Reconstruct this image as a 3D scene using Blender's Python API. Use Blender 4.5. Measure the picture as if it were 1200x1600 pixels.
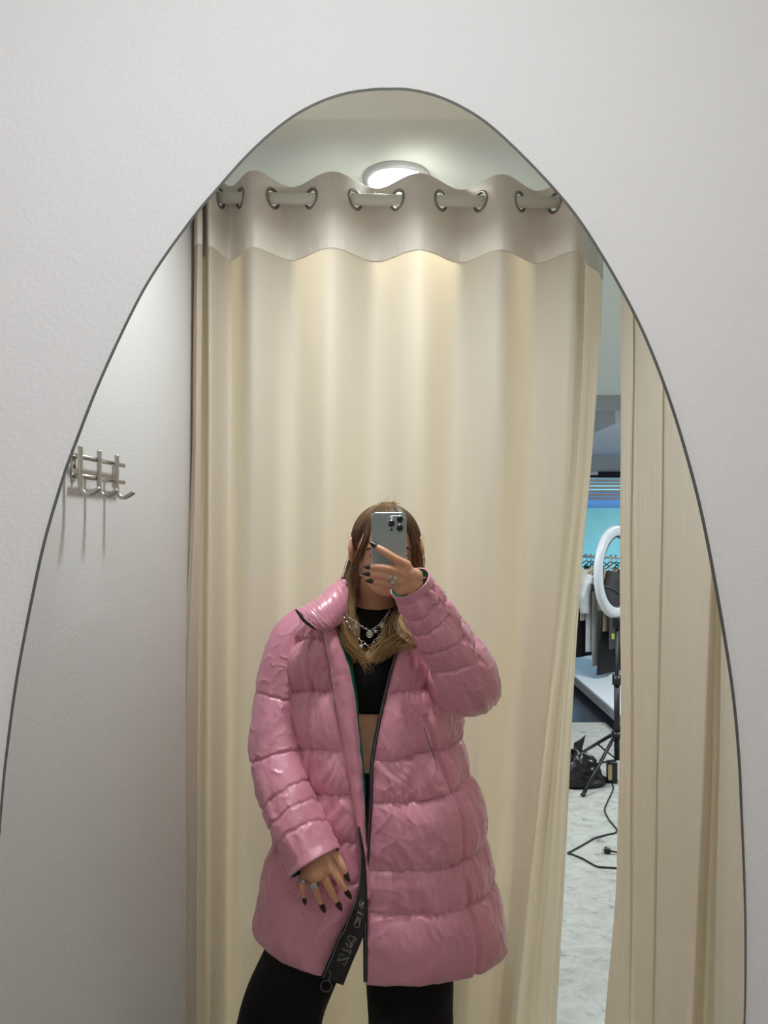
import bpy, bmesh, math, random
import numpy as np
from mathutils import Vector, Matrix

random.seed(7); RNG = np.random.default_rng(7)
SC = bpy.context.scene
COL = SC.collection
for o in list(bpy.data.objects):
    bpy.data.objects.remove(o)

# ------------------------------------------------------------------ camera
# The photograph is a mirror selfie: the camera is the phone's lens, D metres from the mirror,
# looking squarely at the wall.  A pixel plus a path length d (camera -> mirror -> thing) gives a point.
F, CX, CY = 1109.0, 620.0, 818.0
D, H = 0.7275, 1.63
cam_d = bpy.data.cameras.new('camera'); cam = bpy.data.objects.new('camera', cam_d); COL.objects.link(cam)
cam.location = (0, -D, H); cam.rotation_euler = (math.pi/2, 0, 0)
cam_d.sensor_width = 36; cam_d.lens = F/1600*36; cam_d.clip_start = 0.002; cam_d.clip_end = 100
cam_d.shift_x = -(CX-600)/1600; cam_d.shift_y = (CY-800)/1600
SC.camera = cam

# ------------------------------------------------------------------ world, exposure
w = bpy.data.worlds.new('sky'); SC.world = w; w.use_nodes = True
nt = w.node_tree; bg = nt.nodes['Background']
sky = nt.nodes.new('ShaderNodeTexSky'); sky.sky_type = 'NISHITA'; sky.sun_disc = False
sky.sun_elevation = math.radians(40); sky.sun_rotation = math.radians(60)
nt.links.new(sky.outputs[0], bg.inputs[0]); bg.inputs[1].default_value = 0.55
vs = SC.view_settings; vs.view_transform = 'Standard'; vs.look = 'None'; vs.gamma = 1; vs.use_curve_mapping = False
vs.exposure = 0.05
SC.cycles.max_bounces = 14; SC.cycles.diffuse_bounces = 6; SC.cycles.glossy_bounces = 6
SC.cycles.sample_clamp_indirect = 120.0; SC.cycles.blur_glossy = 0.0

# ------------------------------------------------------------------ helpers
def P(px, py, d):
    return np.array([(px-CX)*d/F, D-d, H+(CY-py)*d/F])
def Pz(px, d, z):                    # pixel column, path length, height over the lens
    return np.array([(px-CX)*d/F, D-d, H+z])
def Pf(px, py, z=0.0):               # a point at height z over the floor
    return P(px, py, (H-z)*F/(py-CY))
def lin(c):
    c = c/255.0
    return c/12.92 if c <= 0.04045 else ((c+0.055)/1.055)**2.4
def rgb(r, g, b): return (lin(r), lin(g), lin(b), 1)

MATS = {}
def mat(name, c, rough=0.5, metal=0.0, var=0.0, vscale=20.0, bump=0.0, bscale=200.0, sheen=0.0, coat=0.0, spec=0.5,
        transl=0.0, tcol=None, emit=None, stretch=None, aniso=None, trans=0.0, sss=0.0, coat_rough=0.1):
    if name in MATS: return MATS[name]
    m = bpy.data.materials.new(name); m.use_nodes = True; t = m.node_tree; b = t.nodes['Principled BSDF']
    b.inputs['Base Color'].default_value = c; b.inputs['Roughness'].default_value = rough; b.inputs['Metallic'].default_value = metal
    b.inputs['Specular IOR Level'].default_value = spec
    b.inputs['Sheen Weight'].default_value = sheen; b.inputs['Coat Weight'].default_value = coat; b.inputs['Coat Roughness'].default_value = coat_rough
    b.inputs['Transmission Weight'].default_value = trans
    if sss: b.inputs['Subsurface Weight'].default_value = sss; b.inputs['Subsurface Radius'].default_value = (0.012, 0.005, 0.003); b.inputs['Subsurface Scale'].default_value = 1
    if emit: b.inputs['Emission Color'].default_value = emit[0]; b.inputs['Emission Strength'].default_value = emit[1]
    tc = t.nodes.new('ShaderNodeTexCoord'); vec = tc.outputs['Object']
    if stretch:
        mp = t.nodes.new('ShaderNodeMapping'); mp.inputs['Scale'].default_value = stretch; t.links.new(vec, mp.inputs[0]); vec = mp.outputs[0]
    if var:
        n = t.nodes.new('ShaderNodeTexNoise'); n.inputs['Scale'].default_value = vscale; n.inputs['Detail'].default_value = 5; t.links.new(vec, n.inputs[0])
        r = t.nodes.new('ShaderNodeValToRGB'); e = r.color_ramp.elements
        e[0].position = 0.3; e[1].position = 0.7
        e[0].color = tuple(max(0, x*(1-var)) for x in c[:3])+(1,); e[1].color = tuple(min(1, x*(1+var)) for x in c[:3])+(1,)
        t.links.new(n.outputs[0], r.inputs[0]); t.links.new(r.outputs[0], b.inputs['Base Color'])
    if bump:
        n2 = t.nodes.new('ShaderNodeTexNoise'); n2.inputs['Scale'].default_value = bscale; n2.inputs['Detail'].default_value = 3; t.links.new(vec, n2.inputs[0])
        bp = t.nodes.new('ShaderNodeBump'); bp.inputs['Strength'].default_value = 1; bp.inputs['Distance'].default_value = bump
        t.links.new(n2.outputs[0], bp.inputs['Height']); t.links.new(bp.outputs[0], b.inputs['Normal'])
    if transl:
        tr = t.nodes.new('ShaderNodeBsdfTranslucent'); tr.inputs[0].default_value = tcol or c
        mx = t.nodes.new('ShaderNodeMixShader'); mx.inputs[0].default_value = transl
        t.links.new(b.outputs[0], mx.inputs[1]); t.links.new(tr.outputs[0], mx.inputs[2]); t.links.new(mx.outputs[0], t.nodes['Material Output'].inputs[0])
    MATS[name] = m; return m

def root_loc(p):
    while p is not None and p.parent is not None: p = p.parent
    return np.array(p.location) if p is not None else np.zeros(3)
def tag(o, label=None, cat=None, group=None, kind=None):
    if label: o['label'] = label
    if cat: o['category'] = cat
    if group: o['group'] = group
    if kind: o['kind'] = kind
    return o
def thing(name, label, cat, loc=(0, 0, 0), group=None):
    o = bpy.data.objects.new(name, None); COL.objects.link(o); o.location = tuple(loc); o.empty_display_size = 0.05
    return tag(o, label, cat, group)
def obj(name, verts, faces, m, parent=None, smooth=True, fix=True):
    me = bpy.data.meshes.new(name)
    v = np.asarray(verts, float).reshape(-1, 3) - root_loc(parent)
    me.from_pydata(v.tolist(), [], [list(f) for f in faces])
    if fix:
        bm = bmesh.new(); bm.from_mesh(me); bmesh.ops.recalc_face_normals(bm, faces=bm.faces); bm.to_mesh(me); bm.free()
    me.materials.append(m)
    if smooth: me.polygons.foreach_set('use_smooth', [True]*len(me.polygons))
    me.update()
    o = bpy.data.objects.new(name, me); COL.objects.link(o)
    if parent is not None: o.parent = parent
    return o
def struct(name, verts, faces, m, **k):
    return tag(obj(name, verts, faces, m, smooth=False, **k), kind='structure')

class MB:                             # collects shapes into ONE mesh
    def __init__(s): s.v = []; s.f = []
    def add(s, v, f):
        n = len(s.v); s.v += [tuple(x) for x in np.asarray(v, float).reshape(-1, 3)]; s.f += [tuple(i+n for i in q) for q in f]; return s
    def box(s, lo, hi, bev=0.0):
        lo = np.minimum(lo, hi).astype(float) if not isinstance(lo, tuple) else np.minimum(np.array(lo, float), np.array(hi, float))
        hi = np.maximum(np.array(hi, float), lo)
        if bev <= 0:
            v = [(x, y, z) for x in (lo[0], hi[0]) for y in (lo[1], hi[1]) for z in (lo[2], hi[2])]
            return s.add(v, [(0,1,3,2),(4,6,7,5),(0,4,5,1),(2,3,7,6),(0,2,6,4),(1,5,7,3)])
        bm = bmesh.new(); bmesh.ops.create_cube(bm, size=1)
        for q in bm.verts: q.co = Vector([(lo[i]+hi[i])/2+q.co[i]*(hi[i]-lo[i]) for i in range(3)])
        bmesh.ops.bevel(bm, geom=bm.edges[:], offset=bev, segments=2, affect='EDGES', profile=0.5)
        bm.verts.index_update(); v = [tuple(q.co) for q in bm.verts]; f = [tuple(q.index for q in p.verts) for p in bm.faces]; bm.free()
        return s.add(v, f)
    def tube(s, pts, r, n=10, m=None, cap=True):
        g = tube_grid(pts, r, n, m); v, f = grid(g, True); 
        if cap:
            L = len(g); f = f+[tuple(range(n)), tuple(range((L-1)*n, L*n))]
        return s.add(v, f)
    def torus(s, c, R, r, nrm, n=24, k=10, sx=1.0, up=None):
        nrm = np.array(nrm, float); nrm /= np.linalg.norm(nrm)
        a = np.array(up if up is not None else ((0, 0, 1) if abs(nrm[2]) < .9 else (1, 0, 0)), float); a -= nrm*a.dot(nrm); a /= np.linalg.norm(a); b = np.cross(nrm, a)
        th = np.linspace(0, 2*np.pi, n, endpoint=False); ph = np.linspace(0, 2*np.pi, k, endpoint=False)
        T, PH = np.meshgrid(th, ph, indexing='ij')
        rad = np.cos(T)[..., None]*a+np.sin(T)[..., None]*b*sx
        v = np.array(c)+rad*(R+r*np.cos(PH))[..., None]+nrm*(r*np.sin(PH))[..., None]
        f = [(i*k+j, ((i+1) % n)*k+j, ((i+1) % n)*k+(j+1) % k, i*k+(j+1) % k) for i in range(n) for j in range(k)]
        return s.add(v.reshape(-1, 3), f)
    def ball(s, c, r, n=12, k=8, rot=None):
        r = np.array([r]*3 if np.isscalar(r) else r, float); v = []; f = []
        for i in range(k+1):
            p = math.pi*i/k
            for j in range(n):
                t = 2*math.pi*j/n; v.append((math.sin(p)*math.cos(t), math.sin(p)*math.sin(t), math.cos(p)))
        v = np.array(v)*r
        if rot is not None: v = v@np.array(rot).T
        f = [(i*n+j, i*n+(j+1) % n, (i+1)*n+(j+1) % n, (i+1)*n+j) for i in range(k) for j in range(n)]
        return s.add(v+np.array(c), f)
    def disc(s, c, r, nrm, h, n=32, r2=None):
        nrm = np.array(nrm, float); nrm /= np.linalg.norm(nrm); c = np.array(c, float)
        return s.tube([c-nrm*h/2, c+nrm*h/2], [r, r2 or r], n)
    def build(s, name, m, parent=None, smooth=True): return obj(name, s.v, s.f, m, parent, smooth)

def grid(g, closed=False):
    R, C = g.shape[:2]; f = []; cc = C if closed else C-1
    for i in range(R-1):
        for j in range(cc): f.append((i*C+j, i*C+(j+1) % C, (i+1)*C+(j+1) % C, (i+1)*C+j))
    return g.reshape(-1, 3), f
def cat(pts, m):                      # Catmull-Rom resampling along axis 0
    p = np.asarray(pts, float); n = len(p)
    if n == 2:
        t = np.linspace(0, 1, m).reshape((-1,)+(1,)*(p.ndim-1)); return p[0]*(1-t)+p[1]*t
    q = np.concatenate([[2*p[0]-p[1]], p, [2*p[-1]-p[-2]]]); t = np.linspace(0, n-1, m); i = np.minimum(t.astype(int), n-2)
    f = (t-i).reshape((-1,)+(1,)*(p.ndim-1)); a, b, c, d = q[i], q[i+1], q[i+2], q[i+3]
    return 0.5*(2*b+(c-a)*f+(2*a-5*b+4*c-d)*f*f+(3*b-a-3*c+d)*f**3)
def loft(rows, nv, nu):
    r = np.array([cat(x, nu) for x in rows]); return cat(r, nv)
def frames(p, ref):
    t = np.gradient(p, axis=0); t /= np.linalg.norm(t, axis=1)[:, None]+1e-12
    N = np.zeros_like(p); v = np.array(ref, float)
    for i in range(len(p)):
        v = v-t[i]*v.dot(t[i])
        if np.linalg.norm(v) < 1e-6: v = np.cross(t[i], (0.3, 0.7, 0.64))
        v = v/np.linalg.norm(v); N[i] = v
    return t, N, np.cross(t, N)
def tube_grid(pts, r, n=10, m=None, ref=(0.13, 1, 0.07), flat=1.0):
    pts = np.asarray(pts, float); r = np.asarray(r, float)*np.ones(len(pts))
    if m: pts, r = cat(pts, m), cat(r[:, None], m)[:, 0]
    t, N, B = frames(pts, ref); a = np.linspace(0, 2*np.pi, n, endpoint=False)
    return pts[:, None, :]+(N[:, None, :]*np.cos(a)[None, :, None]*flat+B[:, None, :]*np.sin(a)[None, :, None])*r[:, None, None]
def gnormals(g, closed=False):
    if closed:
        du = np.roll(g, -1, 1)-np.roll(g, 1, 1)
    else: du = np.gradient(g, axis=1)
    dv = np.gradient(g, axis=0); n = np.cross(du, dv); return n/(np.linalg.norm(n, axis=2)[..., None]+1e-12)
def hsh(ix, iy, iz, s):
    h = (ix.astype(np.int64)*374761393+iy.astype(np.int64)*668265263+iz.astype(np.int64)*2147483647+s*974711) & 0xffffffff
    h = ((h ^ (h >> 13))*1274126177) & 0xffffffff; h = (h ^ (h >> 16)) & 0xffffff
    return h/float(0xffffff)
def vn(x, y, z=0.0, s=0):             # gradient noise in about -1..1
    x, y, z = np.broadcast_arrays(np.asarray(x, float), np.asarray(y, float), np.asarray(z, float))
    X, Y, Z = np.floor(x), np.floor(y), np.floor(z); fx, fy, fz = x-X, y-Y, z-Z
    u, v, q = [t*t*t*(t*(t*6-15)+10) for t in (fx, fy, fz)]; out = 0
    for i in (0, 1):
        for j in (0, 1):
            for k in (0, 1):
                h1 = hsh(X+i, Y+j, Z+k, s)*2*np.pi; h2 = hsh(X+i, Y+j, Z+k, s+5003)*2-1; c = np.sqrt(1-h2*h2)
                gdot = c*np.cos(h1)*(fx-i)+c*np.sin(h1)*(fy-j)+h2*(fz-k)
                out = out+gdot*(u if i else 1-u)*(v if j else 1-v)*(q if k else 1-q)
    return np.clip(out*1.7, -1, 1)
def fbm(x, y, z=0.0, s=0, o=3):
    r = 0; a = 1
    for k in range(o): r = r+a*vn(x*2**k, y*2**k, z*2**k, s+k*17); a *= .5
    return r/1.75
def sst(x, a, b):
    t = np.clip((x-a)/(b-a), 0, 1); return t*t*(3-2*t)
def dup(root, loc):
    r = root.copy(); COL.objects.link(r); r.location = tuple(loc)
    for ch in list(root.children):
        c = ch.copy(); COL.objects.link(c); c.parent = r
        for g in ch.children:
            d2 = g.copy(); COL.objects.link(d2); d2.parent = c
    return r

# ------------------------------------------------------------------ materials
M_wall = mat('wall_paint', rgb(204, 202, 203), 0.75, bump=0.0006, bscale=160, spec=0.25)
M_ceil = mat('ceiling_paint', rgb(238, 240, 232), 0.85, spec=0.2)
M_shop = mat('shop_wall_paint', rgb(200, 204, 206), 0.8, spec=0.2)
M_steel = mat('brushed_steel', rgb(190, 186, 180), 0.28, 1.0)
M_rim = mat('mirror_edge_glass', rgb(74, 75, 70), 0.3, 0.0)
M_mirror = mat('silvered_mirror', (0.90, 0.915, 0.89, 1), 0.0, 1.0)
M_curt = mat('curtain_fabric', rgb(208, 201, 192), 0.72, transl=0.34, tcol=rgb(236, 212, 172), bump=0.0002, bscale=900, sheen=0.15, spec=0.25)
M_head = mat('curtain_header_fabric', rgb(222, 214, 204), 0.6, bump=0.0002, bscale=900, sheen=0.2, spec=0.3)
M_rod = mat('rod_enamel', rgb(218, 216, 204), 0.45)
M_grom = mat('grommet_metal', rgb(150, 146, 140), 0.3, 1.0)
M_black = mat('black_plastic', rgb(20, 19, 20), 0.4)
M_lampw = mat('lamp_white_ring', rgb(188, 188, 192), 0.4)
M_lamp = mat('lamp_diffuser', rgb(255, 250, 245), 0.5, emit=((1, .98, .95, 1), 14.0))

# ------------------------------------------------------------------ the room
YB = D-9.3                                       # window wall of the shop
ZC = H+1.12; ZB = H+1.07                         # shop ceiling, lower ceiling over the fitting room
def sbox(name, lo, hi, m): b = MB().box(lo, hi); return struct(name, b.v, b.f, m)
sbox('wall_front', (-2.6, 0, 0), (5, .1, ZC), M_wall)
sbox('wall_left', (-.70, D-2.40, 0), (-.60, 0, ZB), M_wall)
sbox('wall_side', (-2.7, YB, 0), (-2.6, .1, ZC), M_shop)
sbox('wall_right', (5, YB, 0), (5.1, .1, ZC+.2), M_shop)
sbox('ceiling', (-2.7, YB, ZC), (5.1, .1, ZC+.12), M_ceil)
sbox('trim_1', (-2.6, D-1.89, ZB), (5, 0, ZC), M_ceil)                      # lower ceiling over the fitting rooms
sbox('trim_2', (-2.6, D-6.32, H+1.005), (5, D-6.2, ZC), mat('beam_paint', rgb(178, 182, 186), .8, spec=.2))
sbox('trim_3', (1.945, YB, H+.89), (5, D-6.33, ZC), mat('soffit_paint', rgb(222, 224, 230), .8, spec=.2))
M_dark = mat('dark_floor', rgb(52, 56, 66), 0.25, var=.15, vscale=3)
sbox('floor', (-2.7, YB-.1, -.1), (5.1, .1, 0), M_dark)
wx0, wx1, wz0, wz1 = 1.2, 4.6, .25, H+.665       # window opening
bw = MB()
bw.box((-2.7, YB-.12, 0), (wx0, YB, ZC+.1)); bw.box((wx1, YB-.12, 0), (5.1, YB, ZC+.1))
bw.box((wx0, YB-.12, wz1), (wx1, YB, ZC+.1)); bw.box((wx0, YB-.12, 0), (wx1, YB, wz0))
struct('wall_back', bw.v, bw.f, M_shop)
# shop window: frame, mullions, panes
wroot = thing('window_1', None, None, (wx0, YB, wz0)); wroot['kind'] = 'structure'
fr = MB(); M_frame = mat('window_frame', rgb(30, 32, 36), .4)
for x in (wx0, 3.35, wx1-.06): fr.box((x, YB-.09, wz0), (x+.06, YB-.03, wz1))
fr.box((wx0, YB-.09, wz1-.06), (wx1, YB-.03, wz1)); fr.box((wx0, YB-.09, wz0), (wx1, YB-.03, wz0+.06))
fr.build('window_frame', M_frame, wroot, False)
M_pane = bpy.data.materials.new('window_glass'); M_pane.use_nodes = True
_t = M_pane.node_tree; _g = _t.nodes.new('ShaderNodeBsdfGlossy'); _g.inputs['Roughness'].default_value = .02
_tr = _t.nodes.new('ShaderNodeBsdfTransparent'); _tr.inputs[0].default_value = (.86, .95, .97, 1); _mx = _t.nodes.new('ShaderNodeMixShader'); _mx.inputs[0].default_value = .07
_t.links.new(_tr.outputs[0], _mx.inputs[1]); _t.links.new(_g.outputs[0], _mx.inputs[2]); _t.links.new(_mx.outputs[0], _t.nodes['Material Output'].inputs[0])
for a, b in ((wx0+.06, 3.35), (3.41, wx1-.06)):
    MB().box((a, YB-.065, wz0+.06), (b, YB-.055, wz1-.06)).build('pane', M_pane, wroot, False)
# roller-blind rail over the window: white half and black half
rl = thing('track_rail', 'black and white rail running over the far shop window', 'rail', (1.6, YB+.03, H+.66))
yr = YB+.03
MB().box((1.6, yr-.02, H+.635), (2.62, yr+.02, H+.675)).build('white_section', mat('rail_white', rgb(235, 238, 240), .5), rl, False)
MB().box((2.62, yr-.02, H+.635), (4.2, yr+.02, H+.675)).build('black_section', M_black, rl, False)

# grey mottled rug-carpet
def carpet_mat():
    m = bpy.data.materials.new('mottled_carpet'); m.use_nodes = True; t = m.node_tree; b = t.nodes['Principled BSDF']; b.inputs['Roughness'].default_value = .95
    b.inputs['Specular IOR Level'].default_value = .1
    tc = t.nodes.new('ShaderNodeTexCoord')
    n1 = t.nodes.new('ShaderNodeTexNoise'); n1.inputs['Scale'].default_value = 11; n1.inputs['Detail'].default_value = 12; n1.inputs['Roughness'].default_value = .8; n1.inputs['Distortion'].default_value = .5
    mp = t.nodes.new('ShaderNodeMapping'); mp.inputs['Scale'].default_value = (1.0, 1.6, 1); t.links.new(tc.outputs['Object'], mp.inputs[0]); t.links.new(mp.outputs[0], n1.inputs[0])
    r = t.nodes.new('ShaderNodeValToRGB'); e = r.color_ramp.elements; e[0].position = .33; e[0].color = rgb(98, 102, 106); e[1].position = .42; e[1].color = rgb(164, 164, 160)
    x = e.new(.6); x.color = rgb(186, 185, 180); x = e.new(.75); x.color = rgb(150, 152, 152)
    t.links.new(n1.outputs[0], r.inputs[0]); t.links.new(r.outputs[0], b.inputs['Base Color'])
    n2 = t.nodes.new('ShaderNodeTexNoise'); n2.inputs['Scale'].default_value = 350; bp = t.nodes.new('ShaderNodeBump'); bp.inputs['Distance'].default_value = .004
    t.links.new(tc.outputs['Object'], n2.inputs[0]); t.links.new(n2.outputs[0], bp.inputs['Height']); t.links.new(bp.outputs[0], b.inputs['Normal']); return m
cz = .008
rp = [(-2.55, -.005), (4.6, -.005), (4.6, D-5.47), (1.70, D-5.47), (1.70, D-5.80), (-2.55, D-5.80)]
rug = MB().add([(x, y, z) for z in (.0005, cz) for x, y in rp], [tuple(range(6)), tuple(range(6, 12))]+[(i, (i+1) % 6, 6+(i+1) % 6, 6+i) for i in range(6)])
tag(rug.build('rug', carpet_mat(), None, False), 'pale grey mottled rug covering the shop and fitting room floor', 'rug')

# ------------------------------------------------------------------ ceiling lights (round, flush)
def downlight(label, x, d, zc, power, group='round ceiling lights'):
    c = np.array([x, D-d, zc]); t = thing('ceiling_light', label, 'ceiling light', c, group)
    rg = MB(); rg.torus(c+[0, 0, -.006], .100, .012, (0, 0, 1), 48, 10); rg.disc(c+[0, 0, -.003], .1, (0, 0, 1), .006, 48)
    rg.build('trim_ring', M_lampw, t)
    MB().disc(c+[0, 0, -.009], .082, (0, 0, 1), .006, 48).build('diffuser', M_lamp, t)
    L = bpy.data.lights.new('downlight', 'AREA'); L.shape = 'DISK'; L.size = .16; L.energy = power; L.color = (.90, .965, 1.0); L.spread = math.radians(156)
    lo = bpy.data.objects.new('lamp_light', L); COL.objects.link(lo); lo.parent = t; lo.location = (0, 0, -.016)
    return t
downlight('glowing round ceiling light showing above the curtain rod', 0.0, 2.31, ZC, 5)
downlight('round ceiling light inside the fitting room, above the mirror', -.06, 1.50, ZB, 13)
downlight('added unseen ceiling light in the shop, to the right of the curtain gap', 2.5, 3.3, ZC, 50)  # out-of-view lamp added to brighten the shop and backlight the curtains
downlight('added unseen ceiling light in the shop, straight behind the curtain', -.3, 3.9, ZC, 42)  # added behind the curtain to even out its glow, never in view
downlight('added unseen ceiling light at the far left side of the shop', -1.6, 3.4, ZC, 40)  # unseen extra lamp, added as fill for the shop side
downlight('added unseen ceiling light over the clothes on the platform', 2.9, 5.6, ZC, 40)  # unseen lamp added to lift the light at the far end

# ------------------------------------------------------------------ mirror
ol = [(0,1240),(5,1190),(20,1075),(40,965),(65,848),(95,745),(113,695),(150,600),(200,492),(240,420),(300,336),(340,289),(380,244),(420,206),(460,176),(500,155),(540,142),(580,136),(610,135),
      (640,136),(680,145),(720,162),(760,187),(800,222),(840,262),(880,306),(915,352),(960,425),(1000,500),(1030,570),(1060,655),(1090,760),(1110,850),(1130,960),(1148,1075),(1158,1180),(1163,1290),
      (1167,1400),(1168,1500),(1166,1600),(1158,1750),(1130,1930),(1080,2090),(1000,2240),(880,2360),(740,2430),(590,2450),(440,2425),(290,2340),(165,2215),(75,2060),(20,1880),(-8,1700),(-15,1500),(-9,1360)]
TH = .006
pts = [P(x, y, D-TH) for x, y in ol]; pts = cat(np.array(pts+[pts[0]]), 500)[:-1]
pts[:, 1] = 0
ctr = pts.mean(0); n = len(pts)
def ring(s, y):
    q = pts.copy(); dv = q-ctr; ln = np.linalg.norm(dv, axis=1)[:, None]; q = q-dv/ln*s; q[:, 1] = y; return q
mr = thing('wall_mirror', 'large frameless egg-shaped mirror hung on the white wall', 'mirror', (ctr[0], 0, pts[:, 2].min()))
q0 = ring(.0042, -TH); f = [tuple(range(n))]
gl = obj('mirror_glass', q0, f, M_mirror, mr, smooth=False)
b = MB(); a0, a1, a2 = ring(.0042, -TH), ring(0, -TH+.002), ring(0, -.0004)
b.add(np.concatenate([a0, a1, a2]), [(k*n+i, k*n+(i+1) % n, (k+1)*n+(i+1) % n, (k+1)*n+i) for k in (0, 1) for i in range(n)])
b.build('polished_edge', M_rim, mr)

# ------------------------------------------------------------------ hook rack on the left wall
hx = -.60
def HK(px, py, off=0.0):              # pixel on the plane parallel to the left wall, off metres out
    X = hx+off; d = X*F/(px-CX); return np.array([X, D-d, H+(CY-py)*d/F])
base = HK(150, 740)
hk = thing('hook_rack', 'steel wall rack with three coat hooks on the left wall', 'hook rack', (hx, base[1], base[2]))
yA, yB = HK(115, 725)[1], HK(184, 740)[1]          # ends along the wall
zT, zM = base[2]+.024, base[2]-.012
for z in (zT, zM):
    MB().tube([(hx+.016, yA+.008, z), (hx+.016, yB-.004, z)], .0045, 14).build('rail', M_steel, hk)
for y in (yA-.008, yB+.010):
    pl = MB().box((hx, y-.009, zM-.008), (hx+.003, y+.009, zT+.008), .001)
    for z in (zT, zM): pl.tube([(hx+.001, y, z), (hx+.016, y, z)], .004, 10)
    p = pl.build('mounting_plate', M_steel, hk)
    MB().ball((hx+.003, y, (zT+zM)/2), (.0022, .0042, .0042)).build('screw', mat('screw_dark', rgb(96, 92, 88), .4, 1.0), p)
for i in range(3):
    y = HK([130, 159, 186][i], 740, .025)[1]
    c = [(hx+.025, y, zT+.017), (hx+.025, y, zT), (hx+.025, y, zM-.012), (hx+.0265, y, zM-.024), (hx+.033, y, zM-.033), (hx+.042, y, zM-.034), (hx+.050, y, zM-.030), (hx+.061, y, zM-.023)]
    MB().tube(c, .0046, 14, 60).build('hook', M_steel, hk)

# ------------------------------------------------------------------ curtains
ZT, ZH, ZBOT = 1.03, .806, -1.617
HT = [330, 362, 398, 457, 520, 588, 655, 720, 783, 838, 893]         # humps and troughs across the top
def rod_d(px): return 2.130+(px-362)/476*.030
def curtain_row(s, z):                # s = 0 top .. 1 bottom
    sag = s**1.3
    A = .050*(1-.45*sst(s, .05, .5))+.014*sst(s, .5, 1)
    row = []
    # left end: hem edge, fold against the wall, tuck back
    ex = np.interp(s, [0, .1, .45, .75, 1], [317, 318, 314, 303, 300]); fx = np.interp(s, [0, .1, .35, .6, .8, 1], [306, 305, 301, 278, 262, 248])
    row += [Pz(ex, 2.075-.03*s, z), Pz((ex+fx)/2, 2.06-.05*s, z), Pz(fx+3, 2.075-.06*s, z), Pz(fx, 2.11-.06*s, z), Pz((fx+ex)/2, 2.16, z), Pz(ex+4, 2.15, z)]
    for i, px in enumerate(HT):
        sh = -(px-330)/563*np.interp(s, [0, .3, .5, .75, 1], [0, 8, 28, 62, 95]) + 7*s*math.sin(i*2.3+1)
        off = 0 if i else -8*s
        a = A*(1+.55*s*math.sin(i*1.7+.6)); dd = rod_d(px)+(-a if i % 2 == 0 else a)
        row.append(Pz(px+sh+off, dd+.012*s*math.sin(i*1.1), z))
    r1 = np.interp(s, [0, .12, .28, .46, .62, .8, 1], [914, 913, 906, 884, 858, 832, 806]); r3 = np.interp(s, [0, .12, .28, .46, .62, .8, 1], [941, 939, 927, 905, 893, 882, 866])
    row += [Pz(r1-3, rod_d(910)-.01, z), Pz(r1+2, rod_d(910)+.05, z), Pz(r1*.55+r3*.45+3*math.sin(5*s), 2.27-.07*s, z), Pz(r1*.25+r3*.75, 2.30-.08*s, z), Pz(r3-2, 2.36-.13*s, z), Pz(r3, 2.375-.14*s, z)]
    return row
M_curt.node_tree.nodes['Principled BSDF'].inputs['Roughness'].default_value = .72
cur = thing('curtain', 'cream eyelet curtain hanging right behind the person in pink', 'curtain', (0, D-2.14, 0))
lv = [0, .04, .085, .14, .22, .32, .42, .52, .62, .72, .82, .91, 1.0]
full = loft([curtain_row(s, ZT+(ZBOT-ZT)*s) for s in lv], 300, 460)
sv = np.linspace(0, 1, 300)[:, None]; uu = np.linspace(0, 1, 460)[None, :]
full[:, :, 1] += (.006*fbm(uu*38, sv*2.2, 0, 3)+.004*fbm(uu*14+3, sv*5, 0, 9))*sst(sv, .08, .4)
kh = int(round((ZT-ZH)/(ZT-ZBOT)*299))
v, f = grid(full[kh-1:]); obj('curtain_body', v, f, M_curt, cur, fix=False)
fine = loft([curtain_row(s, ZT+(ZBOT-ZT)*s) for s in (0, .02, .045, .07, (ZT-ZH)/(ZT-ZBOT))], 74, 1000)
tt = np.linspace(0, 1, 74)[:, None]; ux = np.linspace(0, 1, 1000)[None, :]
fine[:, :, 1] += .0035*fbm(ux*130, tt*2.5, 0, 5)*sst(tt, .55, 1)        # puckers at the stitched hem
zrod = .972
rod_z = H+zrod
mid = fine[20]
gr = []
rodp = lambda px: Pz(px, rod_d(px), zrod)
for i in range(len(HT)-1):
    px = (HT[i]+HT[i+1])/2; p = rodp(px); k = np.argmin(np.linalg.norm(mid[:, :2]-p[:2], axis=1)); q = mid[k].copy(); q[2] = rod_z
    tg = mid[min(k+4, 999)]-mid[max(k-4, 0)]; nn = np.cross(tg, (0, 0, 1)); gr.append((q, nn/np.linalg.norm(nn)))
v, f = grid(fine)
cen = np.array([v[list(x)].mean(0) for x in f]); keep = np.ones(len(f), bool)
for q, nn in gr: keep &= np.linalg.norm(cen-q, axis=1) > .0235
hd = obj('curtain_header', v, [x for x, k in zip(f, keep) if k], M_head, cur, fix=False)
md = hd.modifiers.new('thick', 'SOLIDIFY'); md.thickness = .003; md.offset = 0
for q, nn in gr: MB().torus(q, .0275, .0055, nn, 36, 8).build('grommet', M_grom, cur)
e = np.array([cat(fine[-1], 600)]); 
MB().tube(fine[-1][::6]+np.array([0, .001, 0]), .0011, 5, cap=False).build('hem_stitching', M_head, cur)
# rods
pl_, pr_ = np.array([-.60, rodp(330)[1]+.002, rod_z]), rodp(935); rr = .0165
rd = thing('curtain_rod', 'cream round curtain rod threaded through the eyelets', 'curtain rod', pl_)
MB().tube([pl_, pr_], rr, 24).build('rod', M_rod, rd)
MB().disc(pl_+[.006, 0, 0], .03, (1, 0, 0), .012, 28).build('wall_flange', M_rod, rd)
MB().tube([pr_+[-.01, 0, 0], pr_+[-.01, 0, ZC-rod_z]], .008, 14).build('ceiling_hanger', M_rod, rd)
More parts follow.
